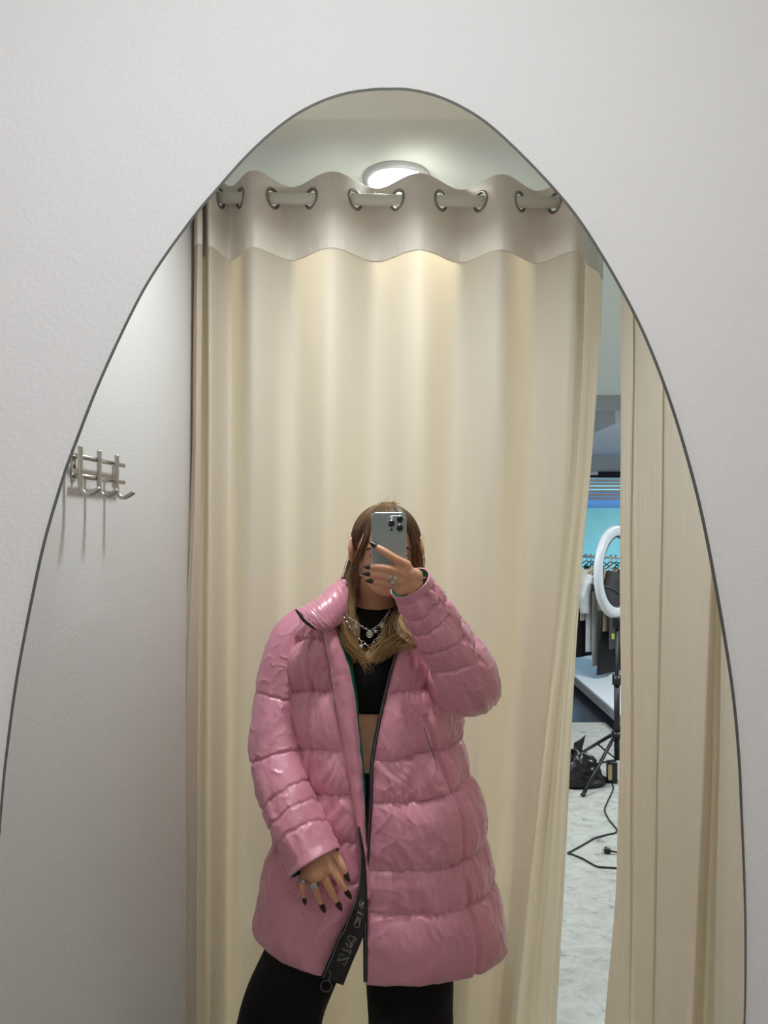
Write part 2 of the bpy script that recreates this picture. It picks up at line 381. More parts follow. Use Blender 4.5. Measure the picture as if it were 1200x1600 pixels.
# right-hand curtain, running from the corner towards the mirror
def rrow(s, z):
    k = [0, .2, .4, .6, .8, 1.0]; g = lambda *a: np.interp(s, k, a)
    pts_ = [(g(968, 968, 967, 967, 960, 936), 2.12-.05*s), (g(972, 976, 972, 972, 968, 952), 2.085-.03*s), (g(983, 986, 982, 984, 982, 974), 2.055-.03*s), (g(986, 989, 986, 988, 988, 985), 2.065-.04*s),
            (g(1000, 1004, 1006, 1004, 1000, 994), 1.99), (g(1028, 1030, 1028, 1022, 1018, 1010), 1.89), (g(1038, 1036, 1034, 1028, 1024, 1018), 1.885),
            (g(1052, 1050, 1048, 1042, 1034, 1026), 1.80), (g(1085, 1082, 1080, 1066, 1052, 1036), 1.68-.08*s), (g(1115, 1112, 1108, 1096, 1080, 1052), 1.60-.06*s), (g(1130, 1124, 1120, 1112, 1098, 1076), 1.595+.0*s),
            (g(1160, 1150, 1142, 1136, 1130, 1112), 1.50), (g(1200, 1192, 1185, 1180, 1172, 1160), 1.42), (g(1225, 1222, 1218, 1214, 1210, 1205), 1.34), (g(1280, 1275, 1270, 1270, 1270, 1270), 1.20), (1330, 1.12), (1420, 1.0)]
    return [Pz(x, d, z) for x, d in pts_]
cu2 = thing('curtain', 'beige curtain hanging along the right side of the mirror view', 'curtain', (.7, -.8, 0))
g2 = loft([rrow(s, ZT+(ZBOT-ZT)*s) for s in (0, .1, .2, .3, .4, .5, .6, .7, .8, .9, 1)], 240, 300)
s2 = np.linspace(0, 1, 240)[:, None]; u2 = np.linspace(0, 1, 300)[None, :]
g2[:, :, 0] += .006*fbm(u2*26, s2*2, 0, 31)*sst(s2, .05, .4)
v, f = grid(g2[20:]); obj('curtain_body', v, f, M_curt, cu2, fix=False)
v, f = grid(g2[:21]); h2 = obj('curtain_header', v, f, M_head, cu2, fix=False); md = h2.modifiers.new('thick', 'SOLIDIFY'); md.thickness = .003; md.offset = 0
ya, yb2 = -.0, D-2.20
rd2 = thing('curtain_rod', 'cream round curtain rod running from the mirror wall along the right side', 'curtain rod', (.69, 0, rod_z))
MB().tube([(.69, ya, rod_z), (.69, yb2, rod_z)], rr, 24).build('rod', M_rod, rd2)
MB().disc((.69, -.006, rod_z), .03, (0, 1, 0), .012, 28).build('wall_flange', M_rod, rd2)
MB().tube([(.69, yb2+.01, rod_z), (.69, yb2+.01, ZC)], .008, 14).build('ceiling_hanger', M_rod, rd2)
for k in range(9):
    y = -.33-.115*k; MB().torus((.69, y, rod_z), .0275, .0055, (.25, 1, 0), 30, 8).build('grommet', M_grom, cu2)

# ------------------------------------------------------------------ the person
PL = P(560, 1500, 1.80); PL[2] = cz
per = thing('person', 'person in a long pink puffer jacket taking a mirror photo with a phone', 'person', PL)
M_skin = mat('skin', rgb(206, 152, 122), .48, sss=.12, var=.05, vscale=30, bump=.0002, bscale=500)
M_pink = mat('pink_puffer_nylon', rgb(200, 129, 149), .36, bump=.00022, bscale=160, sheen=.15, spec=.75, coat=.42, coat_rough=.40)
M_green = mat('green_lining', rgb(36, 112, 84), .4, spec=.5)
M_knit = mat('black_jersey', rgb(17, 15, 17), .8, spec=.2)
M_tape = mat('black_zip_tape', rgb(22, 19, 22), .6)
M_zip = mat('gunmetal_zip', rgb(120, 122, 124), .35, 1.0)
M_silver = mat('silver', rgb(205, 203, 198), .22, 1.0)
M_nail = mat('dark_plum_nail', rgb(44, 17, 24), .32, spec=.35)

# --- body (one continuous skin surface, voxel-merged)
body = MB()
def limb(pts, r, n=18, m=None): body.tube([np.array(p) for p in pts], r, n, m or len(pts)*6); body.ball(pts[0], r[0]*.98); body.ball(pts[-1], r[-1]*.98)
TZ = [-.185, -.205, -.225, -.255, -.33, -.40, -.46, -.55, -.62, -.72, -.82]
TA = [.056, .066, .100, .150, .160, .155, .140, .125, .135, .160, .165]
TB = [.054, .060, .070, .085, .100, .108, .096, .088, .092, .100, .105]
TXC, TDC = -.055, 1.80
def torso(z, th, off=0.0):
    a = np.interp(z, TZ[::-1], TA[::-1])+off; b_ = np.interp(z, TZ[::-1], TB[::-1])+off
    return np.stack([TXC+.004+a*np.cos(th), D-(TDC-b_*np.sin(th)), H+z+0*th], -1)
th = np.linspace(0, 2*np.pi, 48, endpoint=False)
g = np.array([torso(z, th) for z in np.linspace(-.185, -.86, 50)]); v, f = grid(g, True); f += [tuple(range(48)), tuple(range(49*48, 50*48))]; body.add(v, f)
limb([P(588, 958, 1.795), P(592, 935, 1.785), P(600, 905, 1.775)], [.057, .053, .056], 24)
# head: stacked sections from chin to crown
HXc, HF = -.0265, 1.652
zc0, hh = -.176, .212
ht = [0, .03, .08, .15, .25, .35, .45, .55, .65, .75, .84, .92, .97, 1.0]
hw = [.008, .022, .036, .048, .0575, .063, .067, .0700, .0715, .071, .064, .049, .031, .004]
hf = [.030, .014, .006, .004, .003, .001, .000, .000, .001, .007, .020, .044, .068, .095]
hb = [.060, .075, .090, .105, .130, .155, .172, .181, .185, .183, .174, .155, .135, .100]
hz = np.linspace(0, 1, 60); a_ = cat(np.stack([ht, hw, hf, hb], 1), 200)
hw2, hf2, hb2 = [np.interp(hz, a_[:, 0], a_[:, k]) for k in (1, 2, 3)]
tq = np.linspace(0, 2*np.pi, 56, endpoint=False); g = []
for k in range(60):
    dc = HF+(hf2[k]+hb2[k])/2; bd = (hb2[k]-hf2[k])/2; cs, sn = np.cos(tq), np.sin(tq)
    x = HXc+hw2[k]*np.sign(cs)*np.abs(cs)**.92; dd = dc-bd*np.sign(sn)*np.abs(sn)**.92
    zz = zc0+hh*hz[k]
    fr_ = np.exp(-((x-HXc)/.008)**2)*(sn > 0)
    # eye sockets and brow
    for sx in (-1, 1):
        dd = dd+.010*np.exp(-((x-HXc-.009-sx*.031)/.014)**2-((hz[k]-.465)/.05)**2)*(sn > 0)
    dd = dd-.0035*np.exp(-((hz[k]-.565)/.05)**2)*(sn > .3)
    dd = dd-.005*np.exp(-((x-HXc-.009)/.020)**2-((hz[k]-.17)/.035)**2)*(sn > 0)       # lips mound
    dd = dd+.004*np.exp(-((x-HXc-.009)/.02)**2-((hz[k]-.175)/.008)**2)*(sn > 0)
    g.append(np.stack([x, D-dd, H+zz+0*x], -1))
g = np.array(g); v, f = grid(g, True); f += [tuple(range(56)), tuple(range(59*56, 60*56))]; body.add(v, f)
FX = .009
def HP(x, h, d): return np.array([HXc+x+FX*(d < .03), D-(HF+d), H+zc0+hh*h])
body.tube([HP(0, .51, .004), HP(0, .42, -.006), HP(0, .32, -.016), HP(0, .285, -.018)], [.0065, .0075, .010, .009], 16, 20); body.ball(HP(0, .295, -.015), (.0105, .010, .009))
for sx in (-1, 1): body.ball(HP(sx*.010, .29, -.006), (.007, .008, .006))
# ears
for sx in (-1, 1):
    c = HP(sx*.079, .540, .084); rot = np.array(Matrix.Rotation(-sx*.35, 3, 'Z'))
    body.ball(c, (.0045, .017, .030), 16, 12, rot)
    a = np.linspace(-.2, 4.4, 14); rim = [c+rot@np.array([sx*.004, .016*np.sin(t)*(.9 if t < 3 else .6), .029*np.cos(t)]) for t in a]; body.tube(rim, .0036, 8, 40)
# arms (inside the sleeves)
limb([P(478, 1000, 1.80), P(446, 1080, 1.77), P(432, 1180, 1.72), P(464, 1275, 1.645), P(489, 1330, 1.605), P(496, 1346, 1.602)], [.040, .040, .038, .034, .026, .024])
limb([P(660, 995, 1.82), P(700, 1035, 1.75), P(736, 1068, 1.66), P(700, 1005, 1.575), P(660, 945, 1.50), P(645, 922, 1.472)], [.042, .044, .040, .036, .027, .025])
# left hand resting on the jacket
ld = 1.592
def LP(x, y, d=0.0): return P(x, y, ld+d)
body.tube([LP(489, 1334, .006), LP(497, 1352, .002), LP(501, 1362, .004)], [.030, .034, .026], 20, 20); 
palmv = [(492, 1340), (483, 1352), (494, 1354), (505, 1350), (514, 1342), (508, 1334), (500, 1340)]
for x, y in palmv: body.ball(LP(x, y, .002), (.0165, .0115, .0165))
def finger(pts, r, f_):
    q = cat(np.array([f_(*p) for p in pts]), 26); rr_ = cat(np.array(r)[:, None], 26)[:, 0]
    body.tube(q, rr_, 14); body.ball(q[0], rr_[0]*.98, 14, 10); body.ball(q[-1], rr_[-1]*.98, 14, 10)
    return q
LF = {
 'thumb': finger([(517, 1327, .006), (527, 1336, .0), (535, 1350, -.004), (541, 1363, -.002)], [.0125, .0095, .0088, .0062], LP),
 'index': finger([(513, 1343, -.002), (523, 1358, -.007), (533, 1374, -.006), (544, 1391, .004)], [.0105, .0090, .0082, .0058], LP),
 'middle': finger([(502, 1350, -.002), (509, 1369, -.010), (518, 1388, -.009), (530, 1409, .003)], [.0108, .0092, .0084, .0058], LP),
 'ring': finger([(488, 1355, -.002), (491, 1374, -.009), (497, 1393, -.008), (505, 1412, .004)], [.0105, .0088, .0080, .0056], LP),
 'pinky': finger([(477, 1356, .001), (474, 1372, -.005), (475, 1387, -.005), (477, 1401, .004)], [.0095, .0078, .0070, .0052], LP)}
# right hand around the phone
rd_ = 1.441
def RP(x, y, d=0.0): return P(x, y, rd_+d)
for x, y, d_, r_ in [(645, 912, .020, .022), (638, 905, .012, .019), (632, 914, .014, .018), (640, 897, .006, .016), (626, 918, .012, .015), (648, 900, .016, .017), (630, 900, .006, .015), (622, 908, .008, .013), (634, 888, .004, .0145)]:
    body.ball(RP(x, y, d_), (r_, r_*.72, r_), 16, 12)
RF = {
 'index': finger([(635, 883, .004), (616, 872, -.004), (601, 862, -.004), (585, 852, .002)], [.0112, .0090, .0082, .0060], RP),
 'middle': finger([(630, 896, .002), (610, 889, -.008), (593, 886, -.005), (577, 886, .006)], [.0110, .0090, .0082, .0060], RP),
 'ring': finger([(625, 907, .004), (607, 901, -.006), (592, 898, -.003), (576, 897, .008)], [.0105, .0086, .0078, .0058], RP),
 'pinky': finger([(618, 915, .008), (604, 911, -.001), (593, 909, .001), (580, 908, .009)], [.0095, .0078, .0070, .0054], RP),
 'thumb': finger([(640, 905, .026), (632, 890, .036), (622, 880, .034), (608, 872, .030)], [.013, .0105, .0095, .0075], RP)}
# legs and feet inside the trousers
LL = [np.array([-.135, D-1.80, H-.78]), np.array([-.20, D-1.785, H-1.0]), np.array([-.283, D-1.775, H-1.22]), np.array([-.325, D-1.79, H-1.53])]
RL = [np.array([.025, D-1.80, H-.78]), np.array([.032, D-1.79, H-1.0]), np.array([.035, D-1.785, H-1.22]), np.array([.04, D-1.80, H-1.53])]
for L_ in (LL, RL):
    limb(L_, [.085, .078, .058, .040]); ft = L_[-1]
    body.tube([ft+[0, -.03, -.03], ft+[0, .06, -.050], ft+[0, .16, -.060]], [.040, .036, .024], 16, 14); body.ball(ft+[0, .16, -.062], (.040, .05, .022))
tmp = obj('body_raw', body.v, body.f, M_skin)
md = tmp.modifiers.new('r', 'REMESH'); md.mode = 'VOXEL'; md.voxel_size = .0023; md.use_smooth_shade = True
ms = tmp.modifiers.new('s', 'SMOOTH'); ms.iterations = 4; ms.factor = .5
dg = bpy.context.evaluated_depsgraph_get(); me = bpy.data.meshes.new_from_object(tmp.evaluated_get(dg)); bpy.data.objects.remove(tmp)
co = np.empty(len(me.vertices)*3); me.vertices.foreach_get('co', co); co = co.reshape(-1, 3)-PL; me.vertices.foreach_set('co', co.ravel())
me.polygons.foreach_set('use_smooth', [True]*len(me.polygons)); me.update()
bo = bpy.data.objects.new('body', me); COL.objects.link(bo); bo.parent = per
# face details
M_lip = mat('lips', rgb(160, 88, 84), .4); M_eyew = mat('eye_white', rgb(225, 220, 214), .2); M_iris = mat('iris', rgb(48, 32, 24), .1); M_brow = mat('brow_hair', rgb(46, 32, 28), .7)
for sx in (-1, 1):
    ey = MB().ball(HP(sx*.031, .465, .0145), .0118, 18, 12).build('eye', M_eyew, per)
    MB().disc(HP(sx*.031, .465, .0032), .0055, (0, 1, 0), .0012, 20).build('iris', M_iris, ey)
    MB().tube([HP(sx*.016, .545, .000), HP(sx*.034, .570, .001), HP(sx*.052, .545, .010)], [.0030, .0034, .0014], 8, 16).build('eyebrow', M_brow, per)
    MB().tube([HP(sx*.019, .470, .0035), HP(sx*.031, .494, .0005), HP(sx*.045, .475, .0075)], [.0010, .0020, .0012], 8, 16).build('upper_lashes', M_brow, per)
MB().tube([HP(-.022, .175, .0065), HP(-.010, .187, -.0015), HP(0, .183, -.003), HP(.010, .187, -.0015), HP(.022, .175, .0065)], [.0012, .0042, .0040, .0042, .0012], 10, 30).tube([HP(-.020, .170, .006), HP(0, .156, -.0035), HP(.020, .170, .006)], [.0012, .0052, .0012], 10, 24).build('lips', M_lip, per)
# nails
def nail(q, w_, ln, tip, toward=(0, 1, 0)):
    d0 = q[-1]-q[-5]; d0 /= np.linalg.norm(d0); up = np.array(toward, float); up -= d0*up.dot(d0); up /= np.linalg.norm(up); sd = np.cross(d0, up)
    rr_ = []; c0 = q[-1]-d0*ln*.42
    prof = [(0, .70), (.15, .95), (.4, 1.0), (.65, .85), (.85, .52), (1, .10)]
    for t, ww in prof:
        c = c0+d0*ln*t+up*(tip*(1-.35*t*t))
        rr_.append([c+sd*w_*ww*k-up*(abs(k)**2)*w_*.55*ww for k in np.linspace(-1, 1, 9)])
    g = loft(rr_, 14, 9); v, f = grid(g); o = obj('fingernail', v, f, M_nail, per, fix=False); m_ = o.modifiers.new('t', 'SOLIDIFY'); m_.thickness = .0010; m_.offset = 0
    return o
for k, q in LF.items(): nail(q, .0062 if k != 'pinky' else .0050, .028 if k != 'pinky' else .022, .0062, (0, 1, .15) if k != 'thumb' else (.55, .8, .2))
for k, q in RF.items():
    if k == 'thumb': nail(q, .006, .020, .006, (0, -1, .2)); continue
    nail(q, .0056, .020, .0058, (-.1, .8, .55) if k != 'index' else (0, .9, .4))
# rings
def ringband(q, i, r, w_, m_=M_silver, extra=None, name='ring'):
    t = q[i+1]-q[i-1]; t /= np.linalg.norm(t); b_ = MB()
    n_ = max(2, int(w_/.0016)); 
    for k in np.linspace(-w_/2, w_/2, n_): b_.torus(q[i]+t*k, r, .0013, t, 28, 8)
    if extra: extra(b_, q[i], t)
    return b_.build(name, m_, per)
ringband(LF['ring'], 10, .0094, .011, extra=lambda b_, c, t: b_.ball(c+np.array([0, .0098, .001]), (.0075, .0026, .009), 16, 10))
ringband(LF['pinky'], 8, .0084, .005, extra=lambda b_, c, t: b_.ball(c+np.array([.002, .0088, .001]), (.0045, .0022, .0045), 14, 8))
ringband(RF['ring'], 8, .0092, .004, extra=lambda b_, c, t: [b_.ball(c+np.array([-.001+.001*k, .0092, .007-.004*k]), .0014) for k in range(4)])
ringband(RF['ring'], 5, .0094, .005, extra=lambda b_, c, t: [b_.disc(c+np.array([0, .010, -.008]), .0040, (0, 1, -.3), .003, 20)])

# --- crop top and trousers
g = np.array([torso(z, th, .0065) for z in np.linspace(-.198, -.452, 46)]); g[:, :, 2] += .010*sst(np.linspace(1, 0, 46), .5, .8)[:, None]
tw = np.linspace(0, 1, 46)[:, None]; hem = -.014*np.cos(th-np.pi/2)[None, :]*sst(tw, .6, 1); g[:, :, 2] -= hem*.0
rim_neck = np.clip(np.sin(th), 0, 1)*.022; g[:, :, 2] -= rim_neck[None, :]*(1-tw)
gn = gnormals(g, True); ct = g.mean(1, keepdims=True); sg = np.sign((gn*(g-ct)).sum(2))[..., None]
g = g+gn*sg*(.0025*fbm(np.cos(th)[None, :]*6+0*tw, np.sin(th)[None, :]*6+0*tw, tw*9, 4))[..., None]
v, f = grid(g, True); tp = obj('crop_top', v, f, M_knit, per); m_ = tp.modifiers.new('t', 'SOLIDIFY'); m_.thickness = .003; m_.offset = 0
tr = MB()
g = np.array([torso(z, th, .006) for z in np.linspace(-.596, -.88, 30)]); v, f = grid(g, True); f += [tuple(range(29*48, 30*48))]; tr.add(v, f)
def leg_tube(c, r):
    c = cat(np.array(c), 60); r = cat(np.array(r)[:, None], 60)[:, 0]; a = np.linspace(0, 2*np.pi, 40, endpoint=False)
    g = np.array([np.stack([c[i, 0]+r[i]*np.cos(a), c[i, 1]+r[i]*.86*np.sin(a), c[i, 2]+0*a], -1) for i in range(60)])
    t_ = np.linspace(0, 1, 60)[:, None]
    wob = .006*fbm(a[None, :]*1.2+0*t_, t_*7, 0, 77); g[..., 0] += wob*np.cos(a); g[..., 1] += wob*np.sin(a)
    v, f = grid(g, True); return v, f+[tuple(range(40))]
lw = [.100, .106, .108, .100, .096]
tr.add(*leg_tube([[-.13, D-1.80, H-.76], [-.19, D-1.79, H-.98], [-.287, D-1.78, H-1.22], [-.322, D-1.785, H-1.45], [-.327, D-1.79, H-1.595]], lw))
tr.add(*leg_tube([[.02, D-1.80, H-.76], [.030, D-1.79, H-.98], [.034, D-1.785, H-1.22], [.037, D-1.79, H-1.45], [.04, D-1.80, H-1.595]], lw))
tro = tr.build('trousers', M_knit, per)
st = MB()
for (x, y) in [(506, 1570), (508, 1568), (508, 1572), (505.5, 1574), (508.5, 1580), (500, 1598), (503, 1597), (505.5, 1596), (499, 1600)]: st.ball(P(x, y, 1.728), .0013, 8, 6)
tag(st.build('rhinestone_lettering', M_silver, tro), kind='stuff')

# --- puffer jacket
ZK = [-.15, -.19, -.23, -.27, -.33, -.45, -.55, -.70, -.85, -.97, -1.045]
XL = [-.125, -.165, -.220, -.258, -.268, -.268, -.268, -.282, -.305, -.328, -.347]
XR = [.020, .065, .120, .155, .160, .142, .152, .200, .226, .246, .262]
DF = [1.725, 1.700, 1.680, 1.668, 1.658, 1.650, 1.645, 1.636, 1.626, 1.618, 1.612]
DB = [1.880, 1.900, 1.920, 1.940, 1.950, 1.950, 1.950, 1.960, 1.970, 1.980, 1.985]
EL = ([-.15, -.19, -.2455, -.382, -.536, -.6276, -.694, -.751, -.814, -.8775, -.9466, -1.045], [-.110, -.145, -.166, -.140, -.1117, -.0985, -.088, -.081, -.084, -.0985, -.131, -.173])
ER = ([-.15, -.19, -.245, -.2866, -.372, -.4718, -.554, -.6247, -.7305, -.889, -1.045], [.0, .030, .030, -.003, -.022, -.0426, -.0559, -.0573, -.0647, -.0706, -.0706])
def ip(z, xs, ys): return np.interp(-z, [-q for q in xs], ys)
SL = [-.12, -.282, -.400, -.530, -.628, -.726, -.820, -1.05]
SR = [-.12, -.282, -.395, -.541, -.635, -.788, -.888, -1.05]
def jacket(nu, nv, inset=0.0, puff=1.0):
    u = np.linspace(0, 1, nu)[None, :]; vv = np.linspace(0, 1, nv)[:, None]
    zf = -.15+vv*(-1.043+.15)+0*u
    xl, xr, df, db = [ip(zf, ZK, q) for q in (XL, XR, DF, DB)]
    cx = (xl+xr)/2; aL = cx-xl; aR = xr-cx; dc = (df+db)/2; bb = (db-df)/2
    inv = lambda q: np.arcsin(np.clip(np.sign(q)*np.abs(q)**(1/.9), -.95, .95)); p0 = inv((cx-ip(zf, *EL))/aL); p1 = 2*np.pi-inv((ip(zf, *ER)-cx)/aR)
    ph = p0+(p1-p0)*u; sn, cs = np.sin(ph), np.cos(ph)
    a = np.where(sn > 0, aL, aR); x = cx-a*np.sign(sn)*np.abs(sn)**.9; dd = dc-bb*np.sign(cs)*np.abs(cs)**.8
    side = 1-np.clip(cs, 0, 1); z = zf*(1+np.where(sn > 0, -.034*np.abs(sn), .010*side)*sst(vv, .45, 1))
    g = np.stack([x, D-dd, H+z], -1); n = gnormals(g); ax = np.stack([cx, D-dc, H+z], -1); n *= np.sign((n*(g-ax)).sum(2))[..., None]
    wq = sst(u, .35, .65); arc = (ph-np.pi)*.25
    S = [(1-wq)*SL[k]+wq*SR[k]+.007*vn(arc*9, k*3.1, 0, 11)+.006*np.sin(arc*9+k) for k in range(8)]
    t = np.zeros_like(zf); ds = np.full_like(zf, 9.0); hgt = np.full_like(zf, .1); kid = np.zeros_like(zf)
    for k in range(7):
        m_ = (zf <= S[k]) & (zf > S[k+1]); tt_ = (S[k]-zf)/(S[k]-S[k+1]); t = np.where(m_, tt_, t); hgt = np.where(m_, S[k]-S[k+1], hgt); kid = np.where(m_, k, kid)
        if k: ds = np.minimum(ds, np.abs(zf-S[k]))
    t = np.clip(t, 0, 1)
    pf = (4*t*(1-t))**.5*np.clip(hgt/.12, .6, 1.3)
    edge = np.clip(np.minimum(u, 1-u)/.03, 0, 1)**.5
    # lengthwise seams: armhole-side on the left panel, pocket line on the right panel
    cr = np.zeros_like(zf); fm = cs > .1
    d1 = np.abs(x+.200-.02*(zf+.45)); cr += np.exp(-(d1/.006)**2)*fm*sst(zf, -.66, -.62)*(x < -.1)
    px_ = ip(zf, [-.44, -.4615, -.5438, -.667, -.773, -.9, -1.045], [.058, .0617, .0897, .138, .151, .169, .181]); d2 = np.abs(x-px_); cr += np.exp(-(d2/.005)**2)*fm*(zf < -.44)
    d3 = np.abs(x-.030-.012*np.sin(zf*20)); cr += .9*np.exp(-(d3/.012)**2)*fm*sst(zf, -.70, -.58)*(1-sst(zf, -.44, -.38))
    d4 = np.abs(x-.075); cr += .8*np.exp(-(d4/.012)**2)*fm*sst(zf, -.47, -.42)*(1-sst(zf, -.30, -.24))
    # fabric gathers at the seams, soft crumple between
    gat = vn(arc/.026+2.5*vn(arc*11, zf*14, 0, 5), zf/.10, kid*1.7, 21)+.5*vn(arc/.008, zf/.07, kid, 23)
    lng = vn(arc/.055+2*vn(arc*6, zf*9, 0, 6), (zf+.5*arc)/.13, kid, 29)
    wx, wy = arc+.012*vn(arc*22, zf*22, 0, 71), zf+.012*vn(arc*22, zf*22, 5, 72)
    def ridge(dx, dy, w1, w2, sd, pw):       # long thin fold lines running along (dx, dy)
        al = wx*dx+wy*dy; ac = wx*dy-wy*dx; return (1-np.abs(vn(ac/w1, al/w2, kid*3.3, sd)))**pw*np.clip(.5+vn(ac/.07, al/.09, kid, sd+9)*1.3, 0, 1)
    rg = ridge(.45, .9, .030, .11, 33, 5); rg2 = ridge(-.5, .86, .038, .13, 37, 6); rg3 = ridge(.85, .5, .045, .16, 39, 7)
    disp = puff*(.019*pf*edge-.010*cr*edge+.0075*gat*np.exp(-ds/.038)*edge+.0036*lng+.0020*rg+.0022*rg2+.0018*rg3-.003)
    disp += puff*.006*vn(arc*7, zf*8, 0, 41)
    return g+n*(disp-inset)[..., None]
g = jacket(620, 500); v, f = grid(g); jk = obj('jacket', v, f, M_pink, per, fix=False)
tag(jk, 'long glossy pink quilted puffer jacket worn open')
JG = g
gl_ = jacket(200, 160, .022, .25); v, f = grid(gl_[:, 3:-3]); obj('lining', v, f, M_green, jk, fix=False)
# hem and edge closing strip between shell and lining
gb = np.stack([g[-1], jacket(620, 500, .020, .3)[-1]+np.array([0, 0, .004])]); v, f = grid(cat(gb, 4)); obj('hem', v, f, M_pink, jk, fix=False)

def sleeve(pts, r, rings, seam_a, name, seed, amp=1.0, flat=1.0, nl=300, ns=180, halfseam=None, pamp=.006, fold=1.0, gk=1.0):
    pts = cat(np.array(pts), nl); r = cat(np.array(r)[:, None], nl)[:, 0]; t, N, B = frames(pts, (0, 1, 0))
    a = np.linspace(0, 2*np.pi, ns, endpoint=False)[None, :]; s = np.concatenate([[0], np.cumsum(np.linalg.norm(np.diff(pts, axis=0), axis=1))]); L = s[-1]; s = s[:, None]
    q = np.array(rings)*L; tt_ = np.zeros((nl, ns)); ds = np.full((nl, ns), 9.0); kid = np.zeros((nl, ns)); h = np.full((nl, ns), .1)
    W = [q[k]+.010*np.sin(a+k)+.004*vn(np.cos(a)*3, np.sin(a)*3, k, seed) + (halfseam*np.sign(np.sin(a-seam_a)) if halfseam else 0) for k in range(len(q))]
    for k in range(len(q)-1):
        m_ = (s >= W[k]) & (s < W[k+1]); tt_ = np.where(m_, (s-W[k])/(W[k+1]-W[k]), tt_); kid = np.where(m_, k, kid); h = np.where(m_, W[k+1]-W[k], h)
        if k: ds = np.minimum(ds, np.abs(s-W[k]))
    pf = (4*np.clip(tt_, 0, 1)*(1-np.clip(tt_, 0, 1)))**.5*np.clip(h/.1, .4, 1.2)
    da = np.abs((a-seam_a+np.pi) % (2*np.pi)-np.pi); cr = np.exp(-(da*r[:, None]/.004)**2)
    ca, sa = np.cos(a)*2, np.sin(a)*2
    gat = vn(a*r[:, None]/.014+2*vn(ca*2, sa*2, s*20, seed+1), s/.06, kid, seed+2)
    al = a*r[:, None]; wv = .010*vn(ca*3, sa*3, s*25, seed+8)
    def ridge(k1, w1, w2, sd, pw):
        p1 = s+wv; return (1-np.abs(vn(ca*.55/w1*.03+k1*p1*12, sa*.55/w1*.03, p1/w2, sd)))**pw*np.clip(.35+vn(ca*1.5, sa*1.5, s*13, sd+9)*1.4, 0, 1)
    rg = ridge(1.0, .030, .045, seed+3, 5); rg2 = ridge(-1.2, .030, .06, seed+4, 6); rg3 = ridge(.3, .02, .03, seed+6, 6)
    disp = amp*(pamp*pf-.005*cr-.0035*np.exp(-(ds/.0035)**2)+gk*.0036*gat*np.exp(-ds/.018)+fold*(.0030*rg+.0034*rg2+.0008*rg3)+.004*vn(ca, sa, s*9, seed+5)-.006)
    disp = disp*np.clip((L-s)/.02, .15, 1)
    R_ = r[:, None]+disp
    g = pts[:, None]+(N[:, None]*(np.cos(a)*R_*flat)[..., None]+B[:, None]*(np.sin(a)*R_)[..., None])
    v, f = grid(g, True); o = obj(name, v, f, M_pink, jk)
    # rolled cuff edge and green lining inside
    R1 = r[-1]; gi = []
    for k, (dz, rr_) in enumerate([(0, 1.0), (.004, .985), (.003, .93), (-.006, .90), (-.05, .86)]):
        c = pts[-1]+t[-1]*dz; gi.append(c+(N[-1]*np.cos(a[0])[:, None]*flat+B[-1]*np.sin(a[0])[:, None])*R1*rr_)
    gi[0] = g[-1]
    v, f = grid(np.array(gi[:3]), True); obj('cuff_edge', v, f, M_pink, o); v, f = grid(np.array(gi[2:]), True); obj('cuff_lining', v, f, M_green, o)
    return o
# sleeve of the lowered arm
sleeve([P(486, 968, 1.80), P(462, 1000, 1.79), P(447, 1045, 1.775), P(436, 1105, 1.75), P(433, 1165, 1.715), P(441, 1215, 1.675), P(463, 1277, 1.63), P(493, 1342, 1.588)],
       [.052, .062, .064, .064, .066, .066, .066, .063], [0, .34, .585, .735, .82, .895, 1.001], 2.2, 'sleeve', 101, pamp=.004, fold=.75, gk=.5)
# sleeve of the raised arm
sleeve([P(640, 975, 1.83), P(672, 1012, 1.79), P(706, 1052, 1.72), P(734, 1070, 1.645), P(722, 1044, 1.60), P(700, 1008, 1.568), P(672, 962, 1.527), P(641, 911, 1.485)],
       [.060, .068, .074, .070, .068, .064, .056, .046], [0, .28, .48, .66, .755, .85, .93, 1.001], -.25, 'sleeve', 207, halfseam=.012, pamp=.008, fold=.7)
# facing, lining strip, zip tape with rhinestone lettering
def strip(name, rows, m_, parent, nv=90, nu=14, bulge=0.0, th_=.0, wr=0.0, seed=0):
    g = loft(rows, nv, nu); n_ = gnormals(g); n_ *= np.sign(n_[..., 1])[..., None]+1e-9
    uu_ = np.linspace(0, 1, nu)[None, :]; vq = np.linspace(0, 1, nv)[:, None]
    g = g+n_*(bulge*(4*uu_*(1-uu_))**.6+wr*fbm(uu_*2.5+vq*6, vq*16, 0, seed))[..., None]
    v, f = grid(g); o = obj(name, v, f, m_, parent, fix=False)
    if th_: k = o.modifiers.new('t', 'SOLIDIFY'); k.thickness = th_; k.offset = 0
    return o
def jd(x, y, dz=0.0):                  # path length to the jacket shell seen at pixel (x, y): follow the front edge tables
    z = -(y-CY)*1.635/F; return float(ip(z, ZK, DF))+dz
fc = [(975, 506, 520), (1006, 510, 530), (1040, 516, 541), (1078, 522, 549), (1134, 532, 556), (1183, 542, 561), (1240, 551, 565), (1290, 559, 568), (1329, 566, 572), (1368, 571, 575.5), (1400, 573.5, 575.5)]
strip('facing', [[P(a, y, jd(a, y, -.004)), P((a+b)/2, y, jd(a, y, -.010)), P(b, y, jd(a, y, .004)), P(b+1.5, y, jd(a, y, .022))] for y, a, b in fc], M_pink, jk, 140, 20, .004, .003, .0035, 51)
gnr = [(968, 520, 548), (990, 526, 545), (1006, 529, 542), (1040, 540, 550), (1078, 547, 556), (1134, 554, 560), (1183, 559, 566), (1215, 562, 568), (1240, 563, 569.5), (1270, 565, 570), (1310, 569, 571)]
